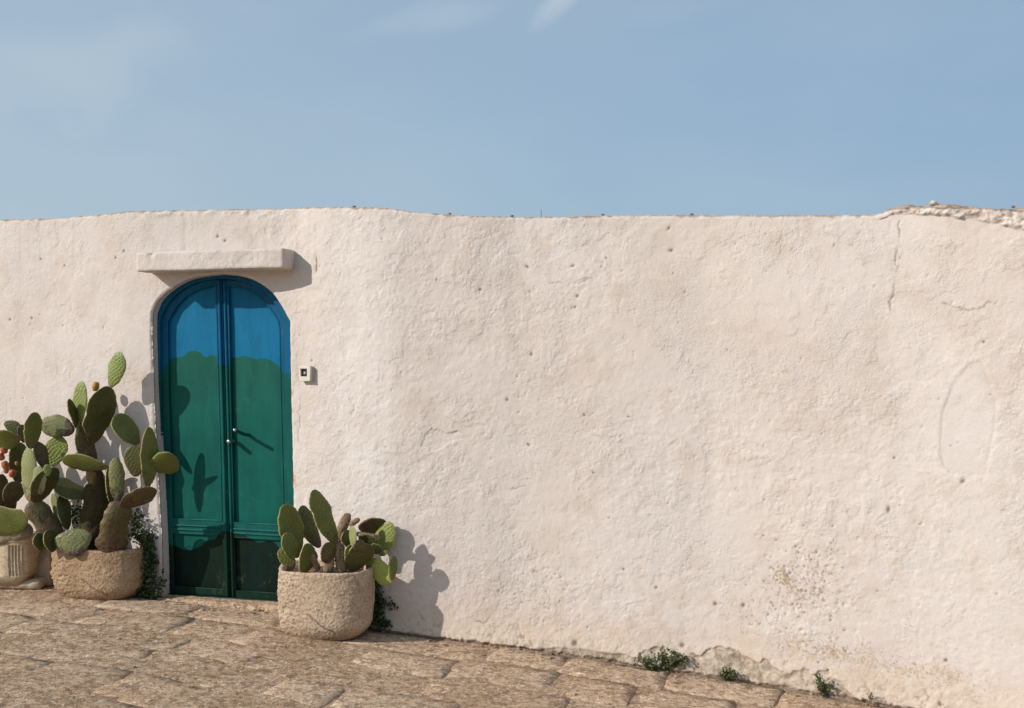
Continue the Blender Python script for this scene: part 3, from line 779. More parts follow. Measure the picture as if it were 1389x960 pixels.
# outlines in photo pixels; door bottom
BL, BR = (223.5, 803.5), (398.5, 816.0)
frame_out = [(216, 822), (212, 600), (204, 440), (203, 425), (214, 398), (240, 378), (270, 367), (303, 364), (335, 368), (365, 382), (385, 403), (398, 428), (400, 440), (403, 600), (408, 822)]
leaf_out = [(226.5, 804), (222, 680), (219, 560), (218, 440), (219, 431), (229, 412), (245, 396), (262, 386), (283, 380.5), (303, 379.3), (326, 381.5), (347, 389), (364, 401), (377, 418), (385.5, 431), (387, 440), (389, 560), (391.5, 680), (394, 815)]
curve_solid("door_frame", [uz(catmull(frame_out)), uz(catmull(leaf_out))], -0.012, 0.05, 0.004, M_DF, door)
MIDT, MIDB = (300.2, 379), (312.5, 812)
def mid(py): return 300.2 + (py - 379) / (812 - 379) * (312.5 - 300.2)
Lleaf = leaf_out[:9] + [(299.8, 379.6)] + [(mid(p) - 0.5, p) for p in (500, 650)] + [(311.6, 809)]
Rleaf = [(313.2, 810)] + [(mid(p) + 0.5, p) for p in (650, 500)] + [(301.0, 379.6)] + leaf_out[10:]
def panel_px(side, grow=0.0):
    if side == 0:
        up = [(231.5, 703.5), (229, 620), (226, 540), (225, 440), (226, 434), (236, 417), (250, 402), (266, 392.5), (284, 388), (291.5, 387.5), (293, 440), (295.5, 540), (298, 620), (300, 706)]
        lo = [(234, 795), (232, 722), (300.5, 726), (303, 800)]
    else:
        up = [(315, 708.5), (313, 620), (311, 540), (309, 440), (307.5, 388), (313, 387.5), (330, 391), (345, 398), (358, 409), (370, 425), (376.5, 436), (378, 445), (380, 540), (382, 620), (384.5, 712.5)]
        lo = [(317.5, 801), (315.5, 728.5), (385, 732), (387, 806)]
    return up, lo
leaves = []
for side, out in ((0, Lleaf), (1, Rleaf)):
    up, lo = panel_px(side)
    out = catmull(out); up = catmull(up)
    U0 = uz(out)
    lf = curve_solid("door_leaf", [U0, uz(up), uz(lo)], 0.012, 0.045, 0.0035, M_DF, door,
                     label="left leaf of the painted door" if side == 0 else "right leaf of the painted door, with the lock and pull handle")
    leaves.append(lf)
    def flat(loop, y, nm, shrink=0.0):
        pts = uz(loop); cu_ = sum(p[0] for p in pts) / len(pts)
        me = bpy.data.meshes.new(nm)
        n = len(pts)
        me.from_pydata([(p[0], y, p[1]) for p in pts] + [(p[0], y + 0.01, p[1]) for p in pts], [], [tuple(range(n)), tuple(range(2 * n - 1, n - 1, -1))])
        me.update(); return add(nm, me, M_DP, lf)
    def grow(loop, g):
        c0 = sum(p[0] for p in loop) / len(loop); c1 = sum(p[1] for p in loop) / len(loop)
        return [(p[0] + (g if p[0] > c0 else -g), p[1] + (g if p[1] > c1 else -g)) for p in loop]
    flat(grow(up, 1.5), 0.034, "upper_panel"); flat(grow(lo, 1.5), 0.034, "lower_panel")
    bead("panel_moulding", [uz(up)], 0.0085, 0.017, M_DF, lf)
    bead("panel_moulding", [uz(lo)], 0.0070, 0.018, M_DF, lf)
    # raised rail between the panels
    if side == 0: rl = [[(232, 711.5), (300, 714.5)], [(232, 717), (300, 720)]]
    else: rl = [[(316, 717), (385, 721)], [(316, 722.5), (385, 726.5)]]
    bead("rail_moulding", [uz(r_) for r_ in rl], 0.0085, 0.012, M_DF, lf, cyclic=False)
    # arch bead on the leaf
    ab = [p for p in out if p[1] < 445 and (p[0] < 296 if side == 0 else p[0] > 306)]
# astragal: two rounded ribs hiding the meeting of the leaves
a1 = [(mid(p) - 4.2, p) for p in (381, 500, 650, 808)]; a2 = [(mid(p) + 3.2, p) for p in (381, 500, 650, 809)]
bead("astragal", [uz(a1)], 0.012, 0.010, M_DF, leaves[0], cyclic=False)
bead("astragal", [uz(a2)], 0.011, 0.010, M_DF, leaves[1], cyclic=False)
def lathe(prof, n=20, axis='Y'):
    co, q = [], []
    for r_, h_ in prof:
        for k in range(n):
            a = 2 * math.pi * k / n; co.append((r_ * math.cos(a), h_, r_ * math.sin(a)))
    for i in range(len(prof) - 1):
        for k in range(n): q.append((i * n + k, i * n + (k + 1) % n, (i + 1) * n + (k + 1) % n, (i + 1) * n + k))
    return np.array(co), q
def tube(pts, rads, n=10, caps=True):
    """tube through 3-D points"""
    pts = [Vector(p) for p in pts]; co, q, t_ = [], [], []
    up = Vector((0.13, 0.21, 0.97)).normalized()
    for i, p in enumerate(pts):
        tg = (pts[min(i + 1, len(pts) - 1)] - pts[max(i - 1, 0)]).normalized()
        a = tg.cross(up); a = a.normalized() if a.length > 1e-3 else tg.cross(Vector((1, 0, 0))).normalized(); b = tg.cross(a)
        for k in range(n):
            w = 2 * math.pi * k / n; co.append(p + (a * math.cos(w) + b * math.sin(w)) * rads[i])
    for i in range(len(pts) - 1):
        for k in range(n): q.append((i * n + k, i * n + (k + 1) % n, (i + 1) * n + (k + 1) % n, (i + 1) * n + k))
    if caps:
        for i, base in ((0, 0), (len(pts) - 1, (len(pts) - 1) * n)):
            co.append(pts[i]); c = len(co) - 1
            for k in range(n): t_.append((c, base + k, base + (k + 1) % n))
    return np.array([tuple(c) for c in co]), q, t_
# keyhole cylinder and pull handle on the right leaf (local door coordinates, -y is outwards)
lu, lz = door_uz(315.5, 597.5)
c_, q_ = lathe([(0.0001, -0.058), (0.012, -0.058), (0.0145, -0.054), (0.0145, 0.012)])
lock = add("lock_cylinder", mesh_np("lock_cylinder", c_, q_), M_CHROME, leaves[1]); lock.location = (lu, 0, lz)
hu, hz = door_uz(331.5, 582.5)
hp = [(0.014, 0.04, -0.036), (0.012, -0.01, -0.030), (0.009, -0.045, -0.020), (0.005, -0.080, -0.008), (0.0, -0.108, 0.004), (-0.004, -0.116, 0.008)]
c_, q_, t_ = tube(hp, [0.013, 0.0115, 0.0115, 0.0115, 0.013, 0.0135])
hd = add("pull_handle", mesh_np("pull_handle", c_, q_, t_), M_DF, leaves[1]); hd.location = (hu, 0, hz)
kc = [(0.0135 * math.sin(a) + 1e-4, -0.116 - 0.0135 * math.cos(a) * 1.0) for a in [k * math.pi / 8 for k in range(9)]]
c_, q_ = lathe(kc); kn = add("handle_knob", mesh_np("handle_knob", c_, q_), M_CHROME, leaves[1]); kn.location = (hu - 0.004, 0, hz + 0.008)

# threshold step
th = wall_frame(309, 812)
tm = Matrix.Translation((0, 0, 0))
uz_c = door_uz(310, 815)
T0 = D_O + DU * (_dl * 0.5 + 0.07) - DN * 0.045
trot = Matrix.Translation((T0.x, T0.y, -0.035)) @ Matrix.Rotation(angz, 4, 'Z')
rough_box("door_threshold", (1.02, 0.15, 0.070), M_PAVE, None, trot, 0.02, 0.012, 0.003, 8,
          label="thin worn stone threshold at the foot of the painted door", cat="threshold")

# ------------------------------------------------------------------ intercom
ic = wall_frame(418.5, 506, 0.0)
inter = empty("door_intercom", (ic[0][3], ic[1][3], ic[2][3]), "small off-white door intercom with a dark square window, on the wall right of the door", "intercom",
              rotz=math.atan2(ic[1][0], ic[0][0]))
def lbox(name, size, loc, mat, parent, bev=0.003, seg=2):
    bm = bmesh.new(); bmesh.ops.create_cube(bm, size=1)
    for v in bm.verts: v.co = Vector((v.co.x * size[0], v.co.y * size[1], v.co.z * size[2]))
    bmesh.ops.bevel(bm, geom=bm.edges[:], offset=bev, segments=seg, affect='EDGES')
    me = bpy.data.meshes.new(name); bm.to_mesh(me); bm.free()
    o = add(name, me, mat, parent); o.location = loc; return o
S_ = 0.098
def frame_box(name, s, w, dpt, mat, parent, y):
    bm = bmesh.new()
    for (cx, cz, a, b) in ((0, s / 2 - w / 2, s, w), (0, -s / 2 + w / 2, s, w), (-s / 2 + w / 2, 0, w, s - 2 * w), (s / 2 - w / 2, 0, w, s - 2 * w)):
        r = bmesh.ops.create_cube(bm, size=1)
        for v in r['verts']: v.co = Vector((v.co.x * a + cx, v.co.y * dpt, v.co.z * b + cz))
    me = bpy.data.meshes.new(name); bm.to_mesh(me); bm.free()
    o = add(name, me, mat, parent); o.location = (0, y, 0); return o
lbox("backplate", (S_, 0.022, S_), (0, -0.010, 0), M_PLASTIC, inter, 0.006)
o_ = curve_solid("housing", [[(-S_ / 2, -S_ / 2), (S_ / 2, -S_ / 2), (S_ / 2, S_ / 2), (-S_ / 2, S_ / 2)], [(-0.034, -0.018), (0.020, -0.018), (0.020, 0.032), (-0.034, 0.032)]], -0.040, -0.018, 0.004, M_PLASTIC, inter)
lbox("window", (0.056, 0.004, 0.052), (-0.007, -0.024, 0.007), M_BLACK, inter, 0.001)
c_, q_ = lathe([(0.0001, -0.034), (0.006, -0.034), (0.010, -0.030), (0.010, -0.02)])
ln = add("camera_lens", mesh_np("camera_lens", c_, q_), M_GLASS, inter); ln.location = (-0.006, 0, 0.004)

# ------------------------------------------------------------------ ground
def bed_h(x, y):
    s = s_of_x(x)
    return 0.009 * fbm(x * 2.2, y * 2.2, oct=4, seed=201) + 0.006 * fbm(x * 12, y * 12, oct=5, seed=211, rough=0.65) - 0.0005 - 0.008 * sstep(0.0, 1.4, x)
def axis(lo, hi, step, far):
    mid_ = np.arange(lo, hi, step)
    g = [0.05]
    while sum(g) < far: g.append(g[-1] * 1.35)
    g = np.cumsum(g)
    return np.concatenate([(lo - g)[::-1], mid_, hi + g])
gx = axis(-4.3, 3.1, 0.013, 900); gy = axis(3.9, 7.55, 0.013, 900)
XX, YY = np.meshgrid(gx, gy, indexing='ij')
near = (XX > -4.4) & (XX < 3.2) & (YY > 3.8) & (YY < 7.6)
ZZ = G(XX) + np.where(near, bed_h(XX, YY), 0)
ground = add("ground", mesh_np("ground", np.stack([XX, YY, ZZ], -1).reshape(-1, 3), grid_quads(len(gx), len(gy))), M_BED, kind="structure",
             label="sunlit ground of mortar and dust between old paving stones")

# paving stones, each an object, laid in courses along the wall
def slab_mesh(cx, cy, hw, hd, ang, k):
    rr = random.Random(k)
    base = []
    for sx, sy in ((-1, -1), (-.35, -1), (.35, -1), (1, -1), (1, -.3), (1, .3), (1, 1), (.35, 1), (-.35, 1), (-1, 1), (-1, .3), (-1, -.3)):
        j = 0.012
        cr = 0.965 if abs(sx) == 1 and abs(sy) == 1 else 1.0
        base.append((sx * hw * cr + rr.uniform(-j, j), sy * hd * cr + rr.uniform(-j, j)))
    ca, sa = math.cos(ang), math.sin(ang)
    tilt = (rr.uniform(-0.012, 0.012), rr.uniform(-0.012, 0.012)); lift = rr.uniform(-0.006, 0.0)
    co, fc = [], []
    def ring(sc, ins, dz):
        for (a, b) in base:
            L = math.hypot(a, b); a2, b2 = a * (1 - ins / L), b * (1 - ins / L)
            wx, wy = cx + a2 * ca - b2 * sa, cy + a2 * sa + b2 * ca
            co.append((wx - cx, wy - cy, float(G(np.array(wx))) + lift + dz + tilt[0] * a2 + tilt[1] * b2))
    ring(1, 0, -0.04); ring(1, 0, -0.006); ring(1, 0.004, 0.0015); ring(1, min(hw, hd) * 0.5, 0.004 + rr.uniform(-0.003, 0.003))
    n = 12
    for r_ in range(3):
        for i in range(n): fc.append((r_ * n + i, r_ * n + (i + 1) % n, (r_ + 1) * n + (i + 1) % n, (r_ + 1) * n + i))
    fc.append(tuple(range(3 * n, 4 * n)))
    me = bpy.data.meshes.new("paving_stone"); me.from_pydata(co, [], fc); me.update()
    for p in me.polygons: p.use_smooth = True
    return me
k = 0
off = 0.0; rrow = random.Random(5)
while off < 3.2:
    dpt = rrow.uniform(0.27, 0.40)
    tcen = off + dpt / 2 + 0.01
    s = float(s_of_x(-4.4)) + rrow.uniform(0, 0.4)
    while s < float(s_of_x(3.0)):
        wdt = rrow.uniform(0.36, 0.68)
        x = float(x_of_s(s + wdt / 2)); nx, ny = wall_n(x); nx, ny = float(nx), float(ny)
        nx2, ny2 = -0.30, -0.954
        cx, cy = x + nx2 * tcen, float(wallD(x)) + ny2 * tcen
        py_img = HZ + (EYE - float(G(np.array(cx)))) * F / cy; px_img = CX + cx / cy * F
        if py_img < 1060 and -120 < px_img < 1500:
            ang = math.atan2(nx, -ny) ; ang = -math.atan2(-nx, -ny)
            me = slab_mesh(cx, cy, wdt / 2 - 0.003, dpt / 2 - 0.003, ang + rrow.uniform(-0.03, 0.03), k)
            o = add("paving_stone", me, M_PAVE, ground); o.location = (cx, cy, 0); k += 1
        s += wdt
    off += dpt
print("paving stones", k)

# ------------------------------------------------------------------ pots
def pot(name, px_l, px_r, D, z0, z1, depth, mat, seed, label, cat="planter", cornered=True, taper=0.80, rot=0.0, exp_=2.5, flutes=None, soil_drop=0.03):
    cxp = (px_l + px_r) / 2; c = W(cxp, 700, D)
    hw = (px_r - px_l) / 2 / F * D
    root = empty(name, (c.x, D, z0), label, cat, "stone pots along the wall", rotz=rot)
    nth, H = 380, z1 - z0
    prof = []                                              # (scale, height, inset)
    for t in np.linspace(0, 1, 72):
        z = t * H
        r = taper + (1 - taper) * min(1, t / 0.55) ** 0.75
        r *= (1 - (1 - min(1, z / 0.11)) ** 2.2 * 0.20)
        prof.append((r, z))
    rim = 0.030
    th_ = np.arange(nth) / nth * 2 * math.pi
    cth, sth = np.cos(th_), np.sin(th_)
    bx = np.sign(cth) * np.abs(cth) ** (2 / exp_) * hw; by = np.sign(sth) * np.abs(sth) ** (2 / exp_) * depth
    if cornered:                                           # a flat chamfer cut on the sunny left-front side
        nrmx, nrmy = -0.93, -0.36
        lim = 0.76 * hw
        pr = bx * nrmx + by * nrmy
        ex = np.clip(pr - lim, 0, None); bx = bx - nrmx * ex * 0.9; by = by - nrmy * ex * 0.9
    rows = []
    for r, z in prof: rows.append((bx * r, by * r, np.full(nth, z)))
    L = np.hypot(bx, by)
    for ins, dz in ((0.006, 0.005), (0.015, 0.007), (rim - 0.004, 0.004), (rim, -0.004), (rim + 0.008, -0.06), (rim + 0.02, -0.12)):
        k_ = 1 - ins / L; rows.append((bx * k_, by * k_, np.full(nth, H + dz)))
    rows.append((bx * 0.0, by * 0.0, np.full(nth, H - 0.12)))
    A = np.array([[r[0], r[1], r[2]] for r in rows])       # rows,3,nth
    A = A.transpose(2, 0, 1)                               # nth,rows,3
    nr = A.shape[1]
    outer = np.zeros((nth, nr)); outer[:, :len(prof) + 2] = 1
    rad = A[:, :, :2] / np.maximum(np.linalg.norm(A[:, :, :2], axis=2, keepdims=True), 1e-6)
    tt = th_[:, None]; zz = A[:, :, 2]
    nx3, ny3 = A[:, :, 0], A[:, :, 1]
    if flutes:
        dd = -0.006 * np.zeros_like(zz)
        xs = nx3
        for (f0, f1, nfl) in flutes:
            inr = (xs > f0) & (xs < f1) & (ny3 < 0) & (zz > 0.075) & (zz < H - 0.055)
            ph = (xs - f0) / (f1 - f0) * nfl
            dd = dd - inr * 0.014 * np.clip(np.sin(np.pi * (ph % 1)), 0, 1) ** 0.8 * sstep(0.075, 0.09, zz) * sstep(H - 0.055, H - 0.07, zz)
        dd = dd + 0.002 * fbm(nx3 * 9, ny3 * 9, zz * 9, oct=3, seed=seed)
        dd = dd + 0.010 * sstep(H - 0.045, H - 0.035, zz)
    else:
        rough = 0.0019 + 0.0042 * sstep(0.3, 0.75, (-nx3 / hw) * 0.9 - ny3 / depth * 0.35)
        hewn = fbm(nx3 * 30, ny3 * 30, zz * 75, oct=4, seed=seed, rough=0.66)
        dd = rough * 2.4 * hewn + 0.008 * fbm(nx3 * 5, ny3 * 5, zz * 5, oct=3, seed=seed + 4)
        dd += rough * 0.8 * (np.abs(fbm(nx3 * 60, ny3 * 60, zz * 60, oct=2, seed=seed + 9)) - 0.2)
    A[:, :, :2] += rad * (dd * outer)[:, :, None]
    A[:, :, 2] += (0.008 * fbm(nx3 * 5, ny3 * 5, oct=2, seed=seed + 7) + 0.003 * fbm(nx3 * 30, ny3 * 30, oct=2, seed=seed + 8)) * sstep(H * 0.6, H, zz)
    crk = np.zeros((nth, nr))
    if not flutes:
        cp = [(hw * 0.05, 0.16), (hw * 0.28, 0.10), (hw * 0.52, 0.05)]
        q = seg_dist(nx3 + 0.01 * fbm(nx3 * 20, zz * 20, oct=2, seed=3), zz, cp); crk = np.exp(-(q / 0.0045) ** 2) * (ny3 < 0)
        A[:, :, :2] -= rad * (0.006 * crk * outer)[:, :, None]
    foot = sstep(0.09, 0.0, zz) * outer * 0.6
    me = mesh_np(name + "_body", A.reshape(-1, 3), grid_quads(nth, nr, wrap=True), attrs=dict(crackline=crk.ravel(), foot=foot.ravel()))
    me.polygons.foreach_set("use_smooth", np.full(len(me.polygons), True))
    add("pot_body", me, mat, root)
    # soil
    ns = 26
    co = [(0, 0, H - soil_drop + 0.02)]; tr = []
    for i in range(1, ns + 1):
        f = i / ns
        for j in range(60):
            jj = int(j / 60 * nth); kx, ky = bx[jj] * (1 - (rim + 0.004) / L[jj]) * f, by[jj] * (1 - (rim + 0.004) / L[jj]) * f
            co.append((kx, ky, H - soil_drop + 0.02 * (1 - f) + 0.012 * float(fbm(np.array(kx * 18), np.array(ky * 18), oct=3, seed=seed))))
    q = []
    for j in range(60): tr.append((0, 1 + j, 1 + (j + 1) % 60))
    for i in range(ns - 1):
        for j in range(60): a = 1 + i * 60; q.append((a + j, a + 60 + j, a + 60 + (j + 1) % 60, a + (j + 1) % 60))
    add("soil", mesh_np("soil", co, q, tr), M_SOIL, root)
    return root
pot("stone_pot", 364, 509, 6.235, -0.068, 0.338, 0.205, M_POT_PALE, 301, "pale rough stone pot right of the door, holding the smaller prickly pear", rot=-0.26, taper=0.93)
pot("stone_pot", 62, 203, 6.96, -0.006, 0.338, 0.205, M_POT_TAN, 331, "tan rough stone pot left of the door, holding the tall prickly pear", rot=-0.22, taper=0.87)
pot("fluted_planter", -52, 54, 7.17, 0.042, 0.40, 0.20, M_FLUTED, 361, "cream fluted stone planter cut off by the left edge of the picture", exp_=8, cornered=False, taper=0.86,
    flutes=[(-0.235, 0.11, 12), (0.155, 0.262, 5)])
blk = Matrix.Translation(W(62, 768, 7.22)) @ Matrix.Rotation(-0.3, 4, 'Z')
rough_box("stone_block", (0.17, 0.12, 0.26), M_ROCK, None, blk, 0.014, 0.02, 0.01, 12, label="small upright stone block in the gap between the two left planters", cat="stone")
b2 = W(2, 790, 7.0); 
rough_box("stone_block", (0.50, 0.26, 0.055), M_ROCK, None, Matrix.Translation((b2.x, 7.16, 0.05)), 0.016, 0.02, 0.012, 15, label="low rough stone slab under the fluted planter at the left edge", cat="stone")

# ------------------------------------------------------------------ prickly pears
def pad_mesh(L, Wd, T, seed, bump=0.5, kind='pad', narrow=0.30):
    nl, nt = 60, 72
    rr = random.Random(seed)
    l = (1 - np.cos(np.linspace(0.02, math.pi - 0.02, nl))) / 2
    w = np.sqrt(np.clip(1 - np.abs(2 * l - 1) ** 2.0, 0, 1))
    asym = narrow
    w = w * (1 - asym * (1 - l) ** 1.3) * (1 + 0.10 * np.sin(l * math.pi))
    w = w / w.max()
    if kind == 'trunk': w = (0.80 + 0.20 * w) * np.sqrt(np.clip(1 - np.abs(2 * l - 1) ** 7, 0, 1)); w = np.maximum(w, 0.12)
    ph = np.arange(nt) / nt * 2 * math.pi
    cx_ = np.cos(ph); sy_ = np.sin(ph)
    e = 0.62 if kind != 'trunk' else 0.9
    yy = np.sign(sy_) * np.abs(sy_) ** e
    tz = np.clip(w, 0, 1) ** 0.55 if kind != 'trunk' else w
    X = cx_[:, None] * (w * Wd / 2)[None, :]
    Y = yy[:, None] * (tz * T / 2)[None, :] * (1 + 0.25 * (1 - l))[None, :]
    Z = np.repeat((l * L)[None, :], nt, 0)
    face = np.abs(yy)[:, None] * np.ones((1, nl))
    # outline irregularity
    X = X * (1 + 0.20 * fbm(Z * 13 + seed, np.sign(cx_)[:, None] * 3 + 0 * Z, oct=3, seed=seed % 50)) + 0.10 * Wd * rr.uniform(-1, 1) * np.sin(Z / L * math.pi)
    bend = rr.uniform(-0.12, 0.12); cup = rr.uniform(-0.25, 0.25)
    # areoles on a diamond lattice
    P_ = 0.026
    Xw = X + 0.020 * fbm(X * 11, Z * 14, oct=2, seed=seed % 40); Zw = Z + 0.020 * fbm(X * 11 + 9, Z * 14, oct=2, seed=seed % 40)
    a = (Xw / P_ + Zw / P_ * 0.70) ; b = (Xw / P_ - Zw / P_ * 0.70)
    fa, fb = (a - np.round(a)), (b - np.round(b))
    dist = np.sqrt(fa ** 2 + fb ** 2)
    tub = np.clip(1 - dist / 0.52, 0, 1)
    amp = 0.0070 * bump
    Y = Y + np.sign(yy)[:, None] * tub ** 1.1 * amp * face ** 1.5 * np.clip(w * 1.6 - .3, 0, 1)[None, :]
    edge = 1 - face
    X = X + np.sign(cx_)[:, None] * 0.0025 * np.maximum(0, np.sin(Z / 0.024 * 2 * math.pi)) * (edge > 0.6)
    if kind == 'trunk':
        nn = fbm(X * 16, Y * 16, Z * 12, oct=4, seed=seed % 60)
        X = X * (1 + 0.16 * nn); Y = Y * (1 + 0.22 * nn)
    Yf = Y + cup * X ** 2 / max(Wd, .05) + bend * (Z - L / 2) ** 2 / L
    areole = np.clip(1 - dist / 0.17, 0, 1) * (face > 0.35) * (kind != 'trunk')
    rim = np.clip((edge - 0.45) / 0.4, 0, 1)
    old = np.clip(1 - Z / L * 2.5, 0, 1)
    co = np.stack([X, Yf, Z], -1).reshape(-1, 3)
    # close the ends
    q = grid_quads(nt, nl, wrap=True)
    c0 = len(co); co = np.concatenate([co, [[0, float(Yf[:, 0].mean()), 0], [0, float(Yf[:, -1].mean()), L]]])
    t_ = []
    for i in range(nt):
        j = (i + 1) % nt; t_.append((c0, j * nl, i * nl)); t_.append((c0 + 1, i * nl + nl - 1, j * nl + nl - 1))
    z2 = lambda v: np.concatenate([v.ravel(), [0, 0]])
    return mesh_np("pad", co, q, t_, attrs=dict(areole=z2(areole), rim=z2(rim), old=z2(old)))
def place_pad(root, name, base, tip, wpx, D, dD=0.0, yaw=0.0, skin='green', T=0.022, bump=0.5, kind='pad', label=None, narrow=0.30, seed=None, ext=0.0):
    seed = seed if seed is not None else random.randrange(9999)
    B = W(base[0], base[1], D); Tp = W(tip[0], tip[1], D + dD)
    ax = Tp - B; L = ax.length * (1 + ext); z = ax.normalized()
    view = ((B + Tp) / 2 - Vector((0, 0, EYE))).normalized()
    n0 = -(view - view.dot(z) * z); n0.normalize()          # towards the camera
    x0 = n0.cross(z) * -1.0                                 # picture right for an upright pad
    if x0.dot(Vector((1, 0, 0)).cross(Vector((0, 0, 0.001))) + x0) < 0: pass
    if -50 < yaw < 0 and kind != 'trunk': yaw = max(-44, yaw - 12)
    psi = R(yaw)
    if kind != 'trunk' and T < 0.03: T *= 0.82
    x0 = z.cross(n0); x0.normalize()
    # choose sign so that the yaw turns the face to picture-left
    left_dir = Vector((-1, 0, 0)); left_dir = (left_dir - left_dir.dot(z) * z)
    if left_dir.length < 0.3:                                # lying pad: yaw turns the face upwards instead
        left_dir = Vector((0, 0, 1)); left_dir = left_dir - left_dir.dot(z) * z
    left_dir.normalize()
    lateral = left_dir - left_dir.dot(n0) * n0; lateral.normalize()
    n = n0 * math.cos(psi) + lateral * math.sin(psi)
    y = -n; x = y.cross(z); x.normalize()
    Wr = wpx / F * D / max(0.35, math.cos(psi))
    me = pad_mesh(L, Wr, T, seed, bump, kind, narrow)
    Mx = Matrix((( x.x, y.x, z.x, B.x), (x.y, y.y, z.y, B.y), (x.z, y.z, z.z, B.z), (0, 0, 0, 1)))
    Mx = Matrix.Translation(-root.location) @ Mx
    mat = M_PAD[skin] if skin in M_PAD else {'bark': M_BARK, 'dead': M_DEAD, 'pale': M_PALEWOOD}[skin]
    return add(name, me, mat, root, label=label, matrix=Mx)
def fruit(root, px, py, wpx, hpx, D, mat, tilt=0.0):
    r = wpx / 2 / F * D; h = hpx / F * D
    prof = [(0.0001, 0), (0.55, 0.03), (0.85, 0.2), (1.0, 0.5), (0.93, 0.8), (0.72, 0.97), (0.62, 1.0), (0.45, 0.94), (0.0001, 0.92)]
    c_, q_ = lathe([(a * r, b * h) for a, b in prof], 16)
    c_ = c_[:, [0, 2, 1]]
    p = W(px, py + hpx / 2, D) - root.location
    return add("fruit", mesh_np("fruit", c_, q_), mat, root, matrix=Matrix.Translation(p) @ Matrix.Rotation(R(tilt), 4, 'Y'))

# tall prickly pear in the tan pot
Dm = 6.95
big = empty("prickly_pear", (W(130, 740, Dm).x, Dm, 0.30), "tall old prickly pear with brown trunks and one orange fruit, in the tan pot", "cactus", "prickly pears growing in the pots")
def B(name, *a, **k): return place_pad(big, name, *a, **k)
# trunks
B("trunk", (126, 757), (133, 650), 36, 6.96, 0.0, 0, 'bark', 0.13, 0.2, 'trunk', seed=11)
B("trunk", (148, 752), (162, 680), 38, 6.78, -0.05, 0, 'brown', 0.08, 0.4, 'trunk', seed=12)
B("trunk", (134, 662), (129, 640), 22, 6.95, 0, 0, 'bark', 0.07, 0.2, 'trunk', seed=13, ext=.4)
B("trunk", (90, 748), (42, 678), 30, 6.93, -0.04, 0, 'brown', 0.07, 0.3, 'trunk', seed=14, label="slanting brown lower trunk on the left side")
B("pad", (123, 640), (108, 577), 24, 6.95, -0.01, -8, 'brown', 0.035, 0.2, 'pad', narrow=0.1, seed=15, ext=.05)
B("pad", (125, 601), (146, 523), 36, 6.92, -0.05, -24, 'dark', 0.026, 0.9, narrow=0.25, seed=16)
B("pad", (149, 525), (163.5, 478.5), 20.5, 6.86, -0.04, 40, 'lit', 0.022, 1.0, seed=17)
B("pad", (108, 576), (110.5, 516), 17.5, 6.96, 0.0, 45, 'lit', 0.022, 1.0, seed=18)
B("pad", (105, 581), (94, 540), 10, 6.93, -0.03, -55, 'dark', 0.02, 0.4, seed=19)
fruit(big, 129, 523.5, 9.5, 12.5, 6.93, M_FRUIT_O, 8)
B("pad", (147, 634), (84, 624), 21, 6.90, -0.02, -28, 'green', 0.022, 0.3, narrow=0.45, seed=20)
B("pad", (188, 602), (158, 561), 28, 6.88, -0.02, -30, 'green', 0.024, 0.2, seed=21)
B("pad", (200, 660), (201, 578), 23, 6.84, -0.02, -14, 'green', 0.026, 0.25, narrow=0.05, seed=22, label="long upright green pad with a small grey scar, in front at the right")
B("pad", (203, 636), (238, 619), 32, 6.86, -0.04, -18, 'green', 0.022, 0.25, seed=23)
B("pad", (184, 646), (180, 603), 27, 6.90, 0.0, 20, 'dark', 0.022, 0.7, seed=24)
B("pad", (161, 683), (156, 620), 20, 6.88, 0.0, 10, 'scar', 0.03, 0.4, 'pad', seed=25, label="damaged upright pad with a dry broken top")
B("pad", (150, 684), (147, 632), 11, 6.90, 0.02, -35, 'dark', 0.022, 0.4, seed=26)
B("pad", (164, 688), (210, 662), 24, 6.72, -0.05, -35, 'brown', 0.024, 0.2, seed=27)
B("pad", (102, 754), (103, 716), 44, 6.74, 0.03, 20, 'scar', 0.05, 0.8, narrow=0.25, seed=28, label="low corky pad resting on the pot rim")
B("pad", (54, 746), (52, 722), 14, 6.76, -0.01, -20, 'dark', 0.02, 0.2, seed=29)
B("pad", (72, 748), (65, 718), 20, 6.76, -0.01, -28, 'dark', 0.022, 0.2, seed=30)
B("pad", (118, 675), (73, 650), 25, 6.98, 0.0, -30, 'dark', 0.022, 0.3, seed=31, narrow=.1)
B("pad", (84, 716), (72, 668), 9, 6.96, 0.0, 50, 'worn', 0.016, 0.1, seed=32)
B("pad", (92, 718), (83, 670), 18, 6.95, 0.0, -20, 'dark', 0.018, 0.3, seed=33)
# upper left group
B("pad", (40, 680), (38, 606), 20, 6.84, -0.02, 42, 'worn', 0.024, 0.5, narrow=0.1, seed=34)
B("pad", (54, 670), (52, 631), 17, 6.76, -0.01, 35, 'worn', 0.02, 0.3, narrow=0.35, seed=35)
B("pad", (48, 682), (76, 634), 29, 6.80, 0.0, -32, 'dark', 0.024, 0.2, narrow=0.2, seed=36)
B("pad", (41, 608), (46, 558), 23, 6.84, -0.02, -30, 'green', 0.022, 0.15, narrow=0.25, seed=37)
B("pad", (101, 583), (54, 573), 29, 6.96, 0.0, 0, 'scar', 0.035, 0.4, narrow=0.1, seed=38, label="drooping pad with a large dark rotted scar")
B("pad", (70, 632), (82, 590), 29, 6.99, 0.0, 22, 'lit', 0.024, 1.0, narrow=0.15, seed=39)
B("pad", (63, 636), (50, 598), 17, 6.90, 0.0, -20, 'brown', 0.022, 0.2, seed=40)
B("pad", (66, 645), (63, 629), 9, 6.74, 0, 0, 'lit', 0.02, 0.2, seed=41)

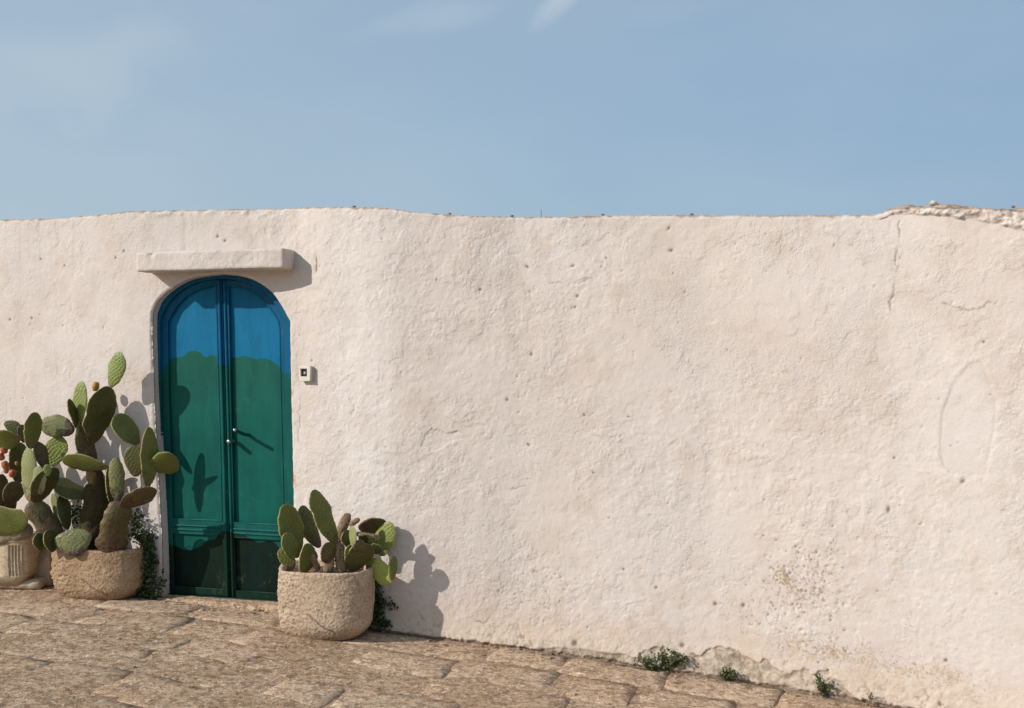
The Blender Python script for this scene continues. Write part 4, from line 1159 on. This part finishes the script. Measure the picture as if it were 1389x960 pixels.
# cactus of the fluted planter, mostly outside the picture
lft = empty("prickly_pear", (W(5, 720, 7.1).x, 7.1, 0.36), "prickly pear with red fruits, growing in the fluted planter at the left edge", "cactus", "prickly pears growing in the pots")
def Lp(name, *a, **k): return place_pad(lft, name, *a, **k)
Lp("trunk", (-22, 738), (44, 716), 26, 7.04, -0.06, 0, 'pale', 0.10, 0.2, 'trunk', seed=50, label="thick pale woody stem lying over the planter rim")
Lp("trunk", (0, 745), (14, 655), 24, 7.12, -0.03, 0, 'brown', 0.07, 0.2, 'trunk', seed=51)
Lp("pad", (-26, 703), (39, 703), 38, 6.92, -0.02, -10, 'green', 0.026, 0.35, narrow=0.05, seed=52, label="large sideways green pad low at the left edge")
Lp("pad", (14, 684), (20, 652), 28, 6.95, 0.0, -25, 'brown', 0.024, 0.2, seed=53)
Lp("pad", (24, 655), (25, 599), 26, 7.02, 0.0, -25, 'dark', 0.022, 0.3, seed=54)
Lp("pad", (28, 594), (-12, 592), 26, 6.92, -0.02, -22, 'green', 0.022, 0.2, seed=55)
Lp("pad", (33, 588), (6, 572), 15, 6.98, 0.0, 10, 'dark', 0.02, 0.4, seed=56)
Lp("pad", (33, 600), (29, 575), 12, 6.96, 0.0, -15, 'brown', 0.02, 0.2, seed=57)
Lp("pad", (2, 690), (2, 642), 16, 6.98, 0.0, -10, 'brown', 0.02, 0.2, seed=58)
Lp("pad", (-30, 735), (-34, 640), 40, 7.0, 0.0, -10, 'green', 0.03, 0.4, seed=59)
Lp("pad", (-34, 645), (-46, 560), 40, 7.0, 0.0, -10, 'green', 0.03, 0.4, seed=60)
for px, py, w_, h_, t_ in ((7.5, 609, 9.5, 11, -20), (4.5, 618, 9, 10, -35), (10, 630, 9.5, 12, -25), (15, 641, 9, 11, 20), (8.5, 637, 7, 9, 0)):
    fruit(lft, px, py, w_, h_, 6.92 if py > 620 else 6.95, M_FRUIT_R, t_)
fruit(lft, 22.5, 628, 4.5, 5.5, 6.93, M_FRUIT_O, 0)

# smaller prickly pear right of the door
Dr = 6.20
sml = empty("prickly_pear", (W(440, 770, Dr).x, Dr, 0.30), "smaller prickly pear with a dead brown stem, in the pale pot right of the door", "cactus", "prickly pears growing in the pots")
def Sp(name, *a, **k): return place_pad(sml, name, *a, **k)
Sp("pad", (403, 756), (386, 683), 31, 6.16, -0.02, -10, 'green', 0.024, 0.3, seed=70)
Sp("pad", (399, 757), (387, 722), 21, 6.10, -0.02, -6, 'green', 0.022, 0.3, seed=71)
Sp("pad", (434, 742), (409, 685), 23, 6.24, 0.0, -26, 'dark', 0.022, 0.4, seed=72)
Sp("pad", (456, 738), (424, 664), 26, 6.11, -0.10, -14, 'green', 0.024, 0.7, seed=73, narrow=0.15, label="tallest pad, pale and evenly dotted")
Sp("pad", (412, 777), (417, 736), 22, 6.08, 0.0, -38, 'green', 0.022, 0.2, seed=74, narrow=0.1)
Sp("pad", (399, 768), (380, 743), 20, 6.13, -0.02, 10, 'green', 0.022, 0.4, seed=75)
Sp("pad", (446, 763), (444, 735), 22, 6.07, -0.02, -25, 'brown', 0.022, 0.1, narrow=0.1, seed=76)
Sp("trunk", (444, 776), (446, 752), 16, 6.10, 0, 0, 'dead', 0.05, 0.1, 'trunk', seed=77)
Sp("trunk", (464, 776), (458, 735), 17, 6.12, 0, 0, 'dead', 0.05, 0.1, 'trunk', seed=78)
Sp("dead_stem", (457, 738), (473, 695), 13, 6.20, -0.0, 0, 'dead', 0.05, 0.1, 'trunk', seed=79, label="dry brown dead stem standing at the middle")
Sp("dead_stem", (474, 712), (488, 703), 8, 6.10, 0.0, 0, 'dead', 0.03, 0.1, 'trunk', seed=80)
Sp("dead_stem", (433, 772), (420, 748), 10, 6.12, 0, 0, 'dead', 0.04, 0.1, 'trunk', seed=90)
Sp("pad", (479, 742), (478, 712), 9, 6.05, 0, 55, 'worn', 0.016, 0.1, seed=81)
Sp("pad", (472, 742), (470, 718), 14, 6.10, 0, -30, 'dark', 0.018, 0.2, seed=82)
Sp("pad", (486, 716), (524, 708), 21, 6.31, 0.0, -30, 'brown', 0.024, 0.3, narrow=0.15, seed=83)
Sp("dead_stem", (483, 723), (515, 729), 9, 6.22, 0, 0, 'dead', 0.03, 0.2, 'trunk', seed=84)
Sp("pad", (486, 728), (512, 735), 12, 6.15, 0, -10, 'dark', 0.02, 0.2, seed=85)
Sp("pad", (482, 746), (492, 732), 16, 6.06, 0, -20, 'brown', 0.02, 0.2, seed=86)
Sp("pad", (473, 772), (503, 738), 31, 6.12, 0.0, -30, 'dark', 0.024, 0.25, narrow=0.15, seed=87)
Sp("pad", (470, 758), (475, 738), 8, 6.08, 0.0, -50, 'green', 0.018, 0.1, seed=88)
Sp("pad", (516, 753), (529, 707), 28, 6.30, -0.02, 28, 'lit', 0.022, 1.0, narrow=0.1, seed=89, label="pale green sunlit pad reaching out over the rim")
Sp("pad", (502, 748), (518, 742), 15, 6.18, -0.02, -25, 'dark', 0.02, 0.2, seed=91)
Sp("pad", (498, 774), (513, 757), 15, 6.22, -0.02, -10, 'green', 0.02, 0.2, seed=92)
Sp("pad", (508, 757), (530, 791), 25, 6.20, -0.03, 24, 'young', 0.022, 0.7, narrow=0.1, seed=93, label="bright yellow-green young pad hanging at the right")
Sp("pad", (531, 787), (535, 753), 11.5, 6.17, 0.0, -5, 'green', 0.02, 0.4, narrow=0.1, seed=94)

# ------------------------------------------------------------------ creepers and weeds
def leaves_mesh(pts, size, seed, flat=0.0):
    rr = random.Random(seed); co, q, tone = [], [], []
    for p in pts:
        s = size * rr.uniform(0.6, 1.35)
        a = Vector((rr.gauss(0, 1), rr.gauss(0, 1), rr.gauss(0, 1) * (1 - flat))).normalized()
        b = a.cross(Vector((rr.gauss(0, 1), rr.gauss(0, 1), rr.gauss(0, 1)))).normalized(); n = a.cross(b)
        tn = rr.random(); k0 = len(co)
        for (u, v, w) in ((0, 0, 0), (.3, .42, .12), (.75, .34, .1), (1.05, 0, -.1), (.75, -.34, .1), (.3, -.42, .12)):
            co.append(tuple(Vector(p) + a * (u * s) + b * (v * s) + n * (w * s))); tone.append(tn)
        q.append((k0, k0 + 1, k0 + 2, k0 + 3)); q.append((k0, k0 + 3, k0 + 4, k0 + 5))
    return mesh_np("foliage", co, q, smooth=False, attrs=dict(tone=tone))
def plant(name, label, cat, stems, per, size, spread, seed, leafmat, base, group=None, stemr=0.0022):
    rr = random.Random(seed)
    root = empty(name, base, label, cat, group)
    pts, C, Q, T_ = [], [], [], []
    for st in stems:
        st = [Vector(p) - Vector(base) for p in st]
        L = sum((b - a).length for a, b in zip(st[:-1], st[1:]))
        c_, q_, t_ = tube(st, [stemr * (1 - 0.6 * i / (len(st) - 1)) for i in range(len(st))], 5)
        o = sum(len(c) for c in C); C.append(c_); Q += [tuple(v + o for v in f) for f in q_]; T_ += [tuple(v + o for v in f) for f in t_]
        n = max(3, int(per * L))
        for _ in range(n):
            t = rr.random() ** 0.9 * (len(st) - 1); i = min(int(t), len(st) - 2); p = st[i].lerp(st[i + 1], t - i)
            pts.append(p + Vector((rr.gauss(0, 1), rr.gauss(0, 1), rr.gauss(0, 1))) * spread)
    add("foliage", leaves_mesh(pts, size, seed), leafmat, root)
    add("stem", mesh_np("stem", np.concatenate(C), Q, T_), M_STEM, root)
    return root
def wp(px, py, out):
    x, D, z = on_wall(px, py); nx, ny = wall_n(x)
    D2 = D - out
    return W(px, py, D2)
# dark creeper behind the tan pot, running down to the ground beside the door
rv = random.Random(77)
def vine(path, out, jit=3.0):
    return [wp(px + rv.uniform(-jit, jit), py + rv.uniform(-jit, jit), out + rv.uniform(-0.02, 0.03)) for px, py in path]
st = [vine(p, 0.06) for p in ([(185, 800), (203, 770), (200, 740), (196, 722)], [(190, 800), (205, 780), (204, 745), (198, 724)], [(180, 804), (200, 775), (205, 752)],
      [(188, 730), (185, 712), (181, 700)], [(200, 740), (190, 725), (184, 706), (186, 697)], [(215, 806), (200, 800), (188, 800)], [(200, 795), (214, 790), (218, 782)],
      [(182, 805), (200, 806), (216, 800)], [(196, 725), (184, 724), (172, 728)], [(185, 795), (195, 785), (210, 800)], [(188, 806), (205, 798), (212, 806)], [(192, 790), (198, 765), (206, 735)])]
plant("creeper", "dark small-leaved creeper trailing to the ground between the tan pot and the door", "creeper", st, 520, 0.021, 0.019, 5, M_IVY, tuple(wp(195, 806, 0.05)))
st = [vine(p, 0.08) for p in ([(95, 728), (100, 700), (98, 682)], [(104, 728), (106, 705), (112, 684)], [(108, 725), (104, 695), (110, 690)])]
plant("creeper", "small-leaved creeper seen between the trunks of the tall prickly pear", "creeper", st, 420, 0.017, 0.018, 6, M_IVY, tuple(wp(102, 728, 0.08)))
st = [vine(p, 0.05, 2) for p in ([(515, 850), (512, 825), (508, 800), (510, 785)], [(520, 850), (516, 830), (514, 805)], [(512, 812), (525, 816), (537, 820)], [(505, 845), (512, 830), (520, 815)],
      [(525, 850), (518, 838), (510, 830)], [(512, 800), (506, 790), (503, 782)], [(510, 852), (520, 846), (530, 848)], [(512, 810), (518, 806)])]
plant("creeper", "dark small-leaved creeper growing at the right side of the pale stone pot", "creeper", st, 520, 0.017, 0.014, 7, M_IVY, tuple(wp(516, 852, 0.04)))
def weed(cx, by, w, h, n, seed, label, size=0.016, mat=None, upright=0.5, per=230, spread=0.008):
    rr = random.Random(seed); stems = []
    for i in range(n):
        f = rr.uniform(-1, 1)
        bx = cx + f * w * 0.18; tx = cx + f * w * 0.5 + rr.uniform(-3, 3)
        hh = h * (1 - 0.55 * abs(f)) * rr.uniform(0.6, 1.0)
        o = rr.uniform(0.01, 0.10)
        stems.append([wp(bx, by, 0.015), wp((bx + tx) / 2 + rr.uniform(-2, 2), by - hh * 0.55, o * 0.6), wp(tx, by - hh, o)])
    plant("weed", label, "weed", stems, per, size, spread, seed, mat or M_WEED, tuple(wp(cx, by, 0.015)), "weeds at the foot of the wall")
weed(897, 907, 74, 34, 26, 21, "widest green weed at the foot of the wall, with upright sprigs", 0.013)
weed(987, 919, 24, 17, 11, 22, "small round green weed at the foot of the wall, just right of the widest weed", 0.012)
weed(1119, 940, 24, 18, 12, 23, "small upright green weed with one taller sprig at the foot of the cracked wall", 0.012)
weed(1110, 930, 5, 24, 3, 24, "thin green sprig rising beside the small upright weed", 0.011)
weed(1181, 948, 26, 13, 6, 25, "sparse dry brown weed low at the right of the wall foot", 0.009, M_STRAW, per=90)
weed(1282, 968, 8, 20, 2, 26, "tiny dry sprig at the lower right of the wall", 0.007, M_STRAW, per=60)

# ------------------------------------------------------------------ small things on top of the wall
def pebble(px, py, r, mat, label, seed, group="pebbles on the wall top"):
    rr = random.Random(seed); bm = bmesh.new(); bmesh.ops.create_icosphere(bm, subdivisions=2, radius=r)
    for v in bm.verts: v.co = Vector((v.co.x * rr.uniform(1.0, 1.35), v.co.y, v.co.z * rr.uniform(0.75, 1.0)))
    me = bpy.data.meshes.new("pebble"); bm.to_mesh(me); bm.free()
    x, D, z = on_wall(px, 290); sx = float(s_of_x(x)); nx, ny = wall_n(x)
    back = 0.03
    zt = float(top_z(sx)) + (0.016 if px > 1200 else 0.0) + r * 0.55
    add("pebble", me, mat, None, label=label, cat="pebble", group=group, matrix=Matrix.Translation((x - nx * back, D - ny * back, zt)))
pebble(1265, 273, 0.016, M_PEBBLE, "white pebble on the brown crust at the right end of the wall top", 1)
pebble(1374, 275, 0.008, M_DARKPEB, "tiny dark pebble on the wall top near the right edge of the picture", 2)
for i, (px, lb) in enumerate(((477, "dark pebble on the wall top just right of the vertical crack"), (608, "dark pebble on the wall top where the hump slopes down"),
                              (693, "dark pebble on the wall top left of the thin rod"), (816, "dark pebble on the wall top right of the thin rod"),
                              (937, "dark pebble on the flat middle stretch of the wall top"))):
    pebble(px, 290, 0.010, M_DARKPEB, lb, 10 + i)
rp = on_wall(739, 292)
c_, q_, t_ = tube([(rp[0] - .02, rp[1] + 0.06, rp[2] - 0.02), (rp[0] - .02, rp[1] + 0.06, rp[2] + 0.042)], [0.0022, 0.0018], 6)
rod = mesh_np("thin_rod", c_ - np.array([rp[0], rp[1] + .06, rp[2]]), q_, t_)
add("thin_rod", rod, M_RUST, None, label="thin rusty metal rod sticking up from the wall top", cat="rod", matrix=Matrix.Translation((rp[0], rp[1] + 0.06, rp[2])))

# loose grit and leaf crumbs gathered on the ground and along the foot of the wall
def grit():
    rr = random.Random(99); co, q = [], []
    for i in range(420):
        x = rr.uniform(-3.7, 2.7); t = abs(rr.gauss(0, 0.10)) + 0.02 if rr.random() < 0.55 else rr.uniform(0.1, 2.0)
        y = float(wallD(x)) - t; s_ = rr.uniform(0.003, 0.009) * (1.3 if t < 0.2 else 1)
        z = float(G(np.array(x)) + bed_h(np.array(x), np.array(y))) + s_ * 0.5; k0 = len(co)
        for dx in (-1, 1):
            for dy in (-1, 1):
                for dz in (-1, 1): co.append((x + dx * s_ * rr.uniform(.5, 1.2), y + dy * s_ * rr.uniform(.5, 1.2), z + dz * s_ * rr.uniform(.3, .8)))
        for f in ((0, 1, 3, 2), (4, 6, 7, 5), (0, 4, 5, 1), (2, 3, 7, 6), (0, 2, 6, 4), (1, 5, 7, 3)): q.append(tuple(k0 + v for v in f))
    add("grit", mesh_np("grit", co, q, smooth=False), M_GRIT, None, kind="stuff", label="loose grit and small chips of stone scattered along the foot of the wall", cat="grit")
grit()
